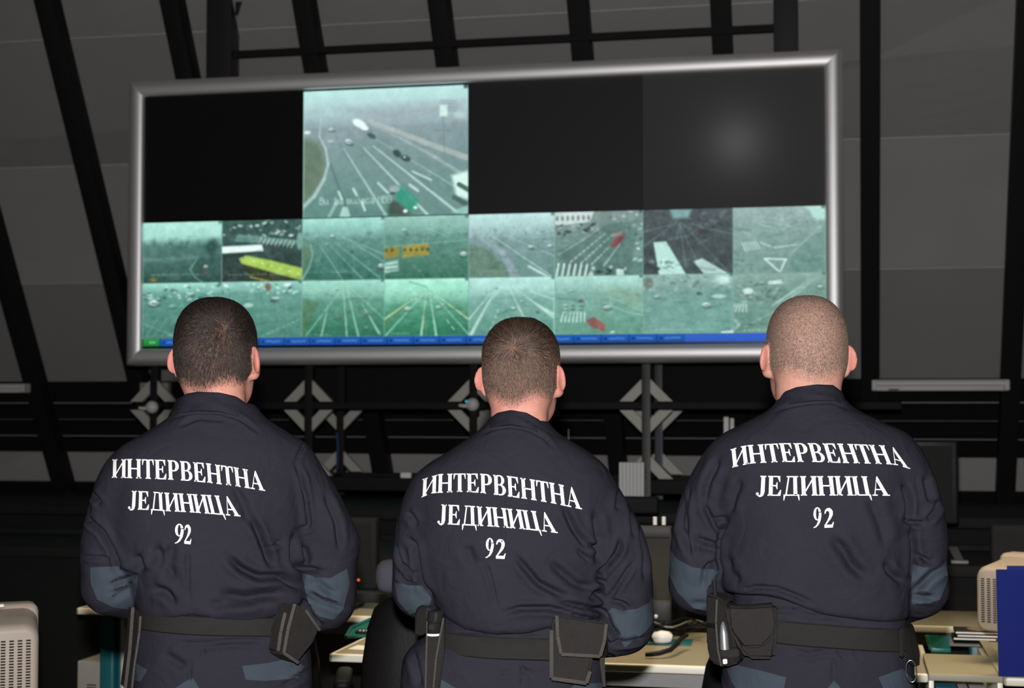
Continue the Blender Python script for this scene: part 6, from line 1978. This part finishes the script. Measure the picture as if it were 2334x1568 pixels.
B.collar([(1116, 952), (1135, 939), (1165, 934), (1200, 940), (1230, 956), (1250, 980), (1259, 998)], [(1098, 982), (1125, 968), (1165, 962), (1205, 970), (1235, 985), (1255, 1005), (1263, 1020)], 0.010, 0.088, 1.09)
B.trousers([(1380, 1010, 1372, 0, .105), (1440, 1000, 1376, 0, .115), (1460, 945, 1378, 0, .118), (1500, 916, 1380, 0, .122), (1568, 912, 1380, 0, .125)],
           [([(1134, 1527), (1150, 1538), (1161, 1524)], 4, 4), ([(1180, 1520), (1215, 1540)], 6, 3), ([(1030, 1438), (1090, 1440), (1150, 1446)], 5, 3), ([(1180, 1446), (1240, 1440)], 4, 3), ([(940, 1480), (958, 1568)], 7, 4), ([(1195, 1510), (1190, 1568)], 4, 3)])
B.belt_x = (B.X(985), B.X(1374))
B.nape = 0.080
B.body(1189, 725, 0.03, -13, -1, (1183, 955, .055), (0.55, 0.265, 0.210), BROWN2, 1.0, 8)
letters(B, ([(961, 1134), (985, 1124), (1055, 1121), (1092, 1123), (1148, 1130), (1205, 1138), (1260, 1147), (1325, 1161)], [(963, 1092), (1003, 1080), (1058, 1079), (1095, 1079.5), (1160, 1085), (1215, 1093), (1268, 1102), (1319, 1114)]),
        ([(996, 1194), (1055, 1197), (1120, 1200), (1180, 1205), (1230, 1210), (1270, 1215)], [(999, 1149), (1060, 1152), (1124, 1156), (1180, 1161), (1220, 1165), (1257, 1169)]),
        ([(1105, 1271), (1126, 1273)], [(1107, 1225), (1128, 1227)]), ([(1129, 1273), (1154, 1274)], [(1130, 1227), (1155, 1229)]))
B.decal('elbow_patch', [[(901, 1327), (930, 1334), (962, 1336), (984, 1364), (976, 1384), (935, 1400), (908, 1370)]], B.jk_bvh, 'slate', B.jk, 0.0032, 4, soft=3)['label'] = 'slate blue elbow patch'
B.decal('elbow_patch', [[(1492, 1352), (1478, 1374), (1450, 1388), (1422, 1392), (1396, 1384), (1380, 1402), (1404, 1440), (1424, 1476), (1470, 1440), (1494, 1410)]], B.jk_bvh, 'slate', B.jk, 0.0032, 4, soft=3)['label'] = 'slate blue elbow patch'
B.belt([(1012, 1446), (1254, 1456)], [(1012, 1494), (1254, 1508)])
for poly in ([(998, 1544), (1046, 1572), (994, 1572)], [(1296, 1572), (1310, 1560), (1372, 1556), (1376, 1572)]):
    B.decal('pocket_flap', [poly], B.tr_bvh, 'slate', B.tr, 0.002, 6, 0.002)['label'] = 'slate blue reinforced flap'
hb = B.plate('torch_holster', [(974, 1392, -.135), (982, 1440, -.142), (1000, 1442, -.145), (1013, 1405, -.142), (1012, 1490, -.145), (1002, 1572, -.14), (968, 1572, -.13), (970, 1480, -.135)], 0.035, 'pouch', B.root, 0.003)
B.strip('binding', [(975, 1393, -.139), (972, 1480, -.139), (970, 1568, -.134)], 0.004, 0.003, 'tape', hb)
B.strip('binding', [(1011, 1408, -.146), (1003, 1450, -.150), (994, 1500, -.150), (988, 1568, -.146)], 0.004, 0.003, 'tape', hb)
tt = MB()
p0, p1, p2 = B.at(993, 1394, -.140), B.at(991, 1416, -.140), B.at(988, 1446, -.140)
tt.tube([p0 + Vector((0, 0, .002)), p0, p1, p1 + (p2 - p1) * 0.05, p2], [0.0145, 0.0165, 0.0165, 0.0145, 0.0130], 24)
to = tt.build('torch', 'torch', hb)
B.tube('torch_ring', [(988, 1443, -.140), (988, 1448, -.140)], 0.0140, 'white', hb)
B.tube('torch_switch', [(983, 1430, -.152), (983, 1430, -.158)], 0.0055, 'webbing', hb)
B.plate('keeper_strap', [(947, 1400, -.10), (955, 1385, -.11), (972, 1382, -.12), (975, 1440, -.125), (962, 1450, -.115), (946, 1449, -.10)], 0.03, 'pouch', B.root, 0.003, (-.1, 1, 0))
pb = B.plate('belt_pouch', [(1256, 1432, -.150), (1264, 1404, -.150), (1350, 1420, -.148), (1352, 1502, -.150), (1340, 1560, -.148), (1254, 1549, -.150)], 0.05, 'pouch', B.root, 0.006)
fb = B.plate('flap', [(1268, 1402, -.160), (1383, 1420, -.150), (1379, 1460, -.154), (1368, 1498, -.160), (1277, 1493, -.166), (1270, 1450, -.166)], 0.012, 'pouch', pb, 0.004)
B.strip('binding', [(1269, 1403, -.163), (1271, 1450, -.169), (1279, 1491, -.169), (1368, 1496, -.163), (1378, 1460, -.157), (1382, 1422, -.153)], 0.007, 0.003, 'tape', fb)
B.strip('binding', [(1257, 1436, -.152), (1257, 1546, -.153), (1337, 1557, -.151), (1345, 1530, -.152)], 0.008, 0.003, 'tape', pb)
B.plate('strap_end', [(1366, 1500, -.12), (1378, 1498, -.11), (1381, 1566, -.10), (1374, 1566, -.11)], 0.006, 'tape', pb, 0.001)

# ---- right man
C = Man(1846, D, 'man with a shaved head and radio pouch, rightmost of the three uniformed men')
C.jacket(
    T=[(898, 1776, 1920, .012, .074), (914, 1770, 1930, .008, .087), (930, 1764, 1940, 0, .096), (955, 1715, 2000, 0, .10), (985, 1650, 2062, 0, .115), (1020, 1625, 2075, 0, .125), (1080, 1622, 2085, 0, .134),
       (1200, 1642, 2082, 0, .14), (1300, 1645, 2078, 0, .138), (1360, 1650, 2075, 0, .136), (1400, 1660, 2072, 0, .132), (1425, 1668, 2066, 0, .126)],
    AL=[(985, 1652, 1780, 0, .068), (1020, 1610, 1755, 0, .072), (1070, 1580, 1720, 0, .074), (1120, 1555, 1695, 0, .074), (1180, 1540, 1680, .005, .072), (1250, 1530, 1660, .01, .070), (1330, 1529, 1660, .02, .068)],
    AR=[(978, 2062, 1930, 0, .068), (1020, 2100, 1955, 0, .072), (1080, 2130, 1990, 0, .074), (1150, 2150, 2010, .005, .073), (1220, 2163, 2030, .01, .070), (1290, 2162, 2030, .02, .068), (1340, 2160, 2030, .02, .066)],
    elbows=[(1594, 1332, .02, .062, 1735, 1395, .25, .045), (2093, 1340, .02, .063, 1950, 1400, .25, .045)],
    hem=[(1620, 1352), (1680, 1346), (1750, 1345), (1800, 1358), (1870, 1385), (1960, 1398), (2070, 1412), (2100, 1412)],
    folds=[([(1659, 1180), (1640, 1223), (1637, 1273), (1645, 1318)], 6, 8), ([(1585, 1226), (1613, 1237), (1640, 1240)], 6, 6), ([(1620, 1183), (1657, 1181)], 5, 5), ([(1603, 1146), (1622, 1186), (1641, 1220)], 6, 6),
           ([(1556, 1100), (1551, 1202), (1579, 1280)], 6, 5), ([(1572, 1100), (1562, 1162), (1567, 1254)], 6, 4), ([(1585, 1270), (1596, 1230)], 5, 3),
           ([(1680, 1345), (1727, 1338), (1773, 1342), (1819, 1360), (1859, 1380)], 5, 4), ([(1890, 1220), (1918, 1250), (1943, 1291), (1982, 1320)], 12, 6), ([(2017, 1279), (2029, 1304), (2062, 1330)], 8, 6), ([(2088, 1263), (2122, 1283)], 5, 7),
           ([(2112, 1190), (2132, 1166), (2142, 1140)], 6, 6), ([(2060, 1186), (2085, 1193), (2108, 1192)], 5, 7), ([(2060, 1100), (2072, 1146), (2068, 1190)], 7, 7), ([(2078, 1350), (2100, 1332), (2126, 1307), (2160, 1286)], 7, 10),
           ([(2074, 1356), (2112, 1362), (2135, 1362)], 5, 7), ([(1600, 1344), (1609, 1297), (1634, 1273)], 6, 6), ([(1576, 1374), (1612, 1375)], 5, 5), ([(1656, 1265), (1662, 1305), (1690, 1330)], 10, 3),
           ([(2078, 1200), (2082, 1260), (2078, 1320)], 7, 8), ([(1980, 1130), (2010, 1200), (2020, 1250)], 12, 3), ([(1764, 940), (1790, 928), (1825, 920), (1860, 916), (1902, 916), (1938, 936)], 4, 3), ([(2110, 1080), (2125, 1150)], 8, 4), ([(1640, 1040), (1612, 1100), (1605, 1150)], 8, 5),
           ([(1690, 1090), (1672, 1130), (1660, 1175)], 9, 4)])
C.collar([(1768, 908), (1785, 893), (1815, 883), (1860, 877), (1900, 878), (1920, 893), (1928, 915)], [(1766, 932), (1790, 920), (1825, 912), (1860, 908), (1900, 908), (1922, 918), (1936, 930)], 0.010, 0.099, 1.07)
C.trousers([(1330, 1676, 2055, 0, .112), (1400, 1668, 2066, 0, .118), (1450, 1655, 2080, 0, .122), (1500, 1646, 2085, 0, .126), (1568, 1640, 2088, 0, .13)],
           [([(1800, 1482), (1840, 1492), (1900, 1480)], 5, 3), ([(1905, 1482), (1925, 1500)], 4, 4), ([(1944, 1484), (1960, 1500)], 4, 4), ([(1780, 1400), (1850, 1404), (1940, 1412)], 5, 3), ([(1900, 1500), (1900, 1568)], 5, 3), ([(1690, 1385), (1760, 1392), (1850, 1392)], 5, 4)], 0.12)
C.nape = 0.076
C.body(1837, 672, 0.03, 13, -2, (1842, 895, .063), (0.52, 0.275, 0.215), BUZZ, 1.05, 8)
letters(C, ([(1669, 1066), (1690, 1061), (1714, 1056), (1782, 1053), (1853, 1053), (1915, 1055), (1974, 1056.5), (2022, 1058), (2045, 1060), (2073, 1069)], [(1665, 1024), (1690, 1017), (1710, 1014), (1785, 1010), (1853, 1010), (1915, 1011), (1970, 1013), (2018, 1015), (2038, 1020), (2053, 1029)]),
        ([(1722, 1130), (1788, 1130), (1850, 1129.5), (1910, 1129.5), (1970, 1129.5), (2027, 1130)], [(1725, 1084), (1788, 1085), (1850, 1085), (1910, 1085), (1970, 1085.5), (2016, 1086)]),
        ([(1853, 1203), (1874, 1203)], [(1853, 1156), (1874, 1156)]), ([(1878, 1203), (1902, 1202)], [(1878, 1157), (1902, 1157)]))
C.decal('elbow_patch', [[(1526, 1250), (1545, 1275), (1580, 1293), (1612, 1296), (1640, 1300), (1610, 1345), (1612, 1392), (1580, 1385), (1545, 1350), (1526, 1310)]], C.jk_bvh, 'slate', C.jk, 0.0032, 4, soft=3)['label'] = 'slate blue elbow patch'
C.decal('elbow_patch', [[(2082, 1285), (2102, 1291), (2120, 1294), (2156, 1278), (2160, 1320), (2142, 1366), (2120, 1374), (2078, 1377), (2076, 1330)]], C.jk_bvh, 'slate', C.jk, 0.0032, 4, soft=3)['label'] = 'slate blue elbow patch'
C.belt([(1775, 1414), (2049, 1439)], [(1775, 1468), (2049, 1492)])
for poly in ([(1656, 1526), (1668, 1513), (1740, 1530), (1792, 1544), (1786, 1572), (1680, 1572), (1666, 1552)], [(2002, 1544), (2056, 1524), (2092, 1560), (2092, 1572), (2014, 1572)], [(1884, 1572), (1901, 1550), (1920, 1572)]):
    C.decal('pocket_flap', [poly], C.tr_bvh, 'slate', C.tr, 0.002, 6, 0.002)['label'] = 'slate blue reinforced flap'
rp = C.plate('radio_pouch', [(1608, 1352, -.095), (1636, 1360, -.12), (1652, 1372, -.135), (1668, 1440, -.14), (1684, 1512, -.14), (1650, 1522, -.135), (1618, 1511, -.10), (1609, 1470, -.09)], 0.06, 'pouch', C.root, 0.006, (0.25, 1, 0))
C.plate('band', [(1608, 1420, -.10), (1634, 1422, -.128), (1634, 1432, -.128), (1608, 1430, -.10)], 0.006, 'plastic', rp, 0.001)
C.strip('binding', [(1634, 1366, -.125), (1632, 1420, -.132), (1636, 1480, -.138), (1644, 1518, -.140)], 0.004, 0.003, 'tape', rp)
C.tube('antenna', [(1627, 1322, -.10), (1629, 1340, -.10), (1631, 1362, -.10)], 0.0045, 'torch', rp)
kn = MB()
kp = [C.at(1648, 1417, -.142), C.at(1648, 1426, -.145), C.at(1650, 1445, -.147), C.at(1652, 1480, -.147)]
kn.tube(kp, [0.002, 0.0055, 0.0085, 0.0095], 14)
ko = kn.build('pen_knife', mat('brushed_steel', (0.22, 0.22, 0.23, 1), 0.45, 0.6, noise=0.1), rp)
C.plate('knife_pocket', [(1640, 1480, -.150), (1684, 1478, -.150), (1686, 1500, -.150), (1644, 1502, -.150)], 0.02, 'pouch', rp, 0.003)
C.plate('stud', [(1647, 1503, -.147), (1657, 1502, -.147), (1658, 1513, -.147), (1648, 1514, -.147)], 0.01, 'lampgrey', rp, 0.001)
rb = C.plate('belt_pouch', [(1655, 1381, -.158), (1700, 1383, -.162), (1768, 1377, -.158), (1772, 1450, -.160), (1765, 1504, -.158), (1704, 1503, -.158), (1686, 1484, -.158), (1662, 1430, -.158)], 0.045, 'pouch', C.root, 0.008)
C.plate('flap', [(1657, 1380, -.168), (1700, 1384, -.174), (1766, 1378, -.170), (1768, 1420, -.180), (1764, 1450, -.180), (1738, 1476, -.178), (1694, 1478, -.178), (1672, 1442, -.178), (1662, 1428, -.174)], 0.018, 'pouch', rb, 0.006)
kr = C.plate('belt_keeper', [(2048, 1434, -.128), (2060, 1430, -.122), (2062, 1498, -.122), (2050, 1500, -.128)], 0.02, 'webbing', C.root, 0.003)
C.plate('key_holder', [(2063, 1440, -.11), (2078, 1450, -.09), (2090, 1492, -.08), (2089, 1524, -.08), (2068, 1512, -.105), (2062, 1470, -.112)], 0.03, 'pouch', kr, 0.004, (.3, 1, 0))
rg = [(2077 + 12 * math.cos(a), 1530 + 25 * math.sin(a) + 0.25 * 12 * math.cos(a), -.115) for a in np.linspace(0, 2 * math.pi, 28)]
C.tube('key_ring', rg, 0.0014, 'chrome', kr)
for o in list(bpy.data.objects):
    if '_o' in o:
        del o['_o']
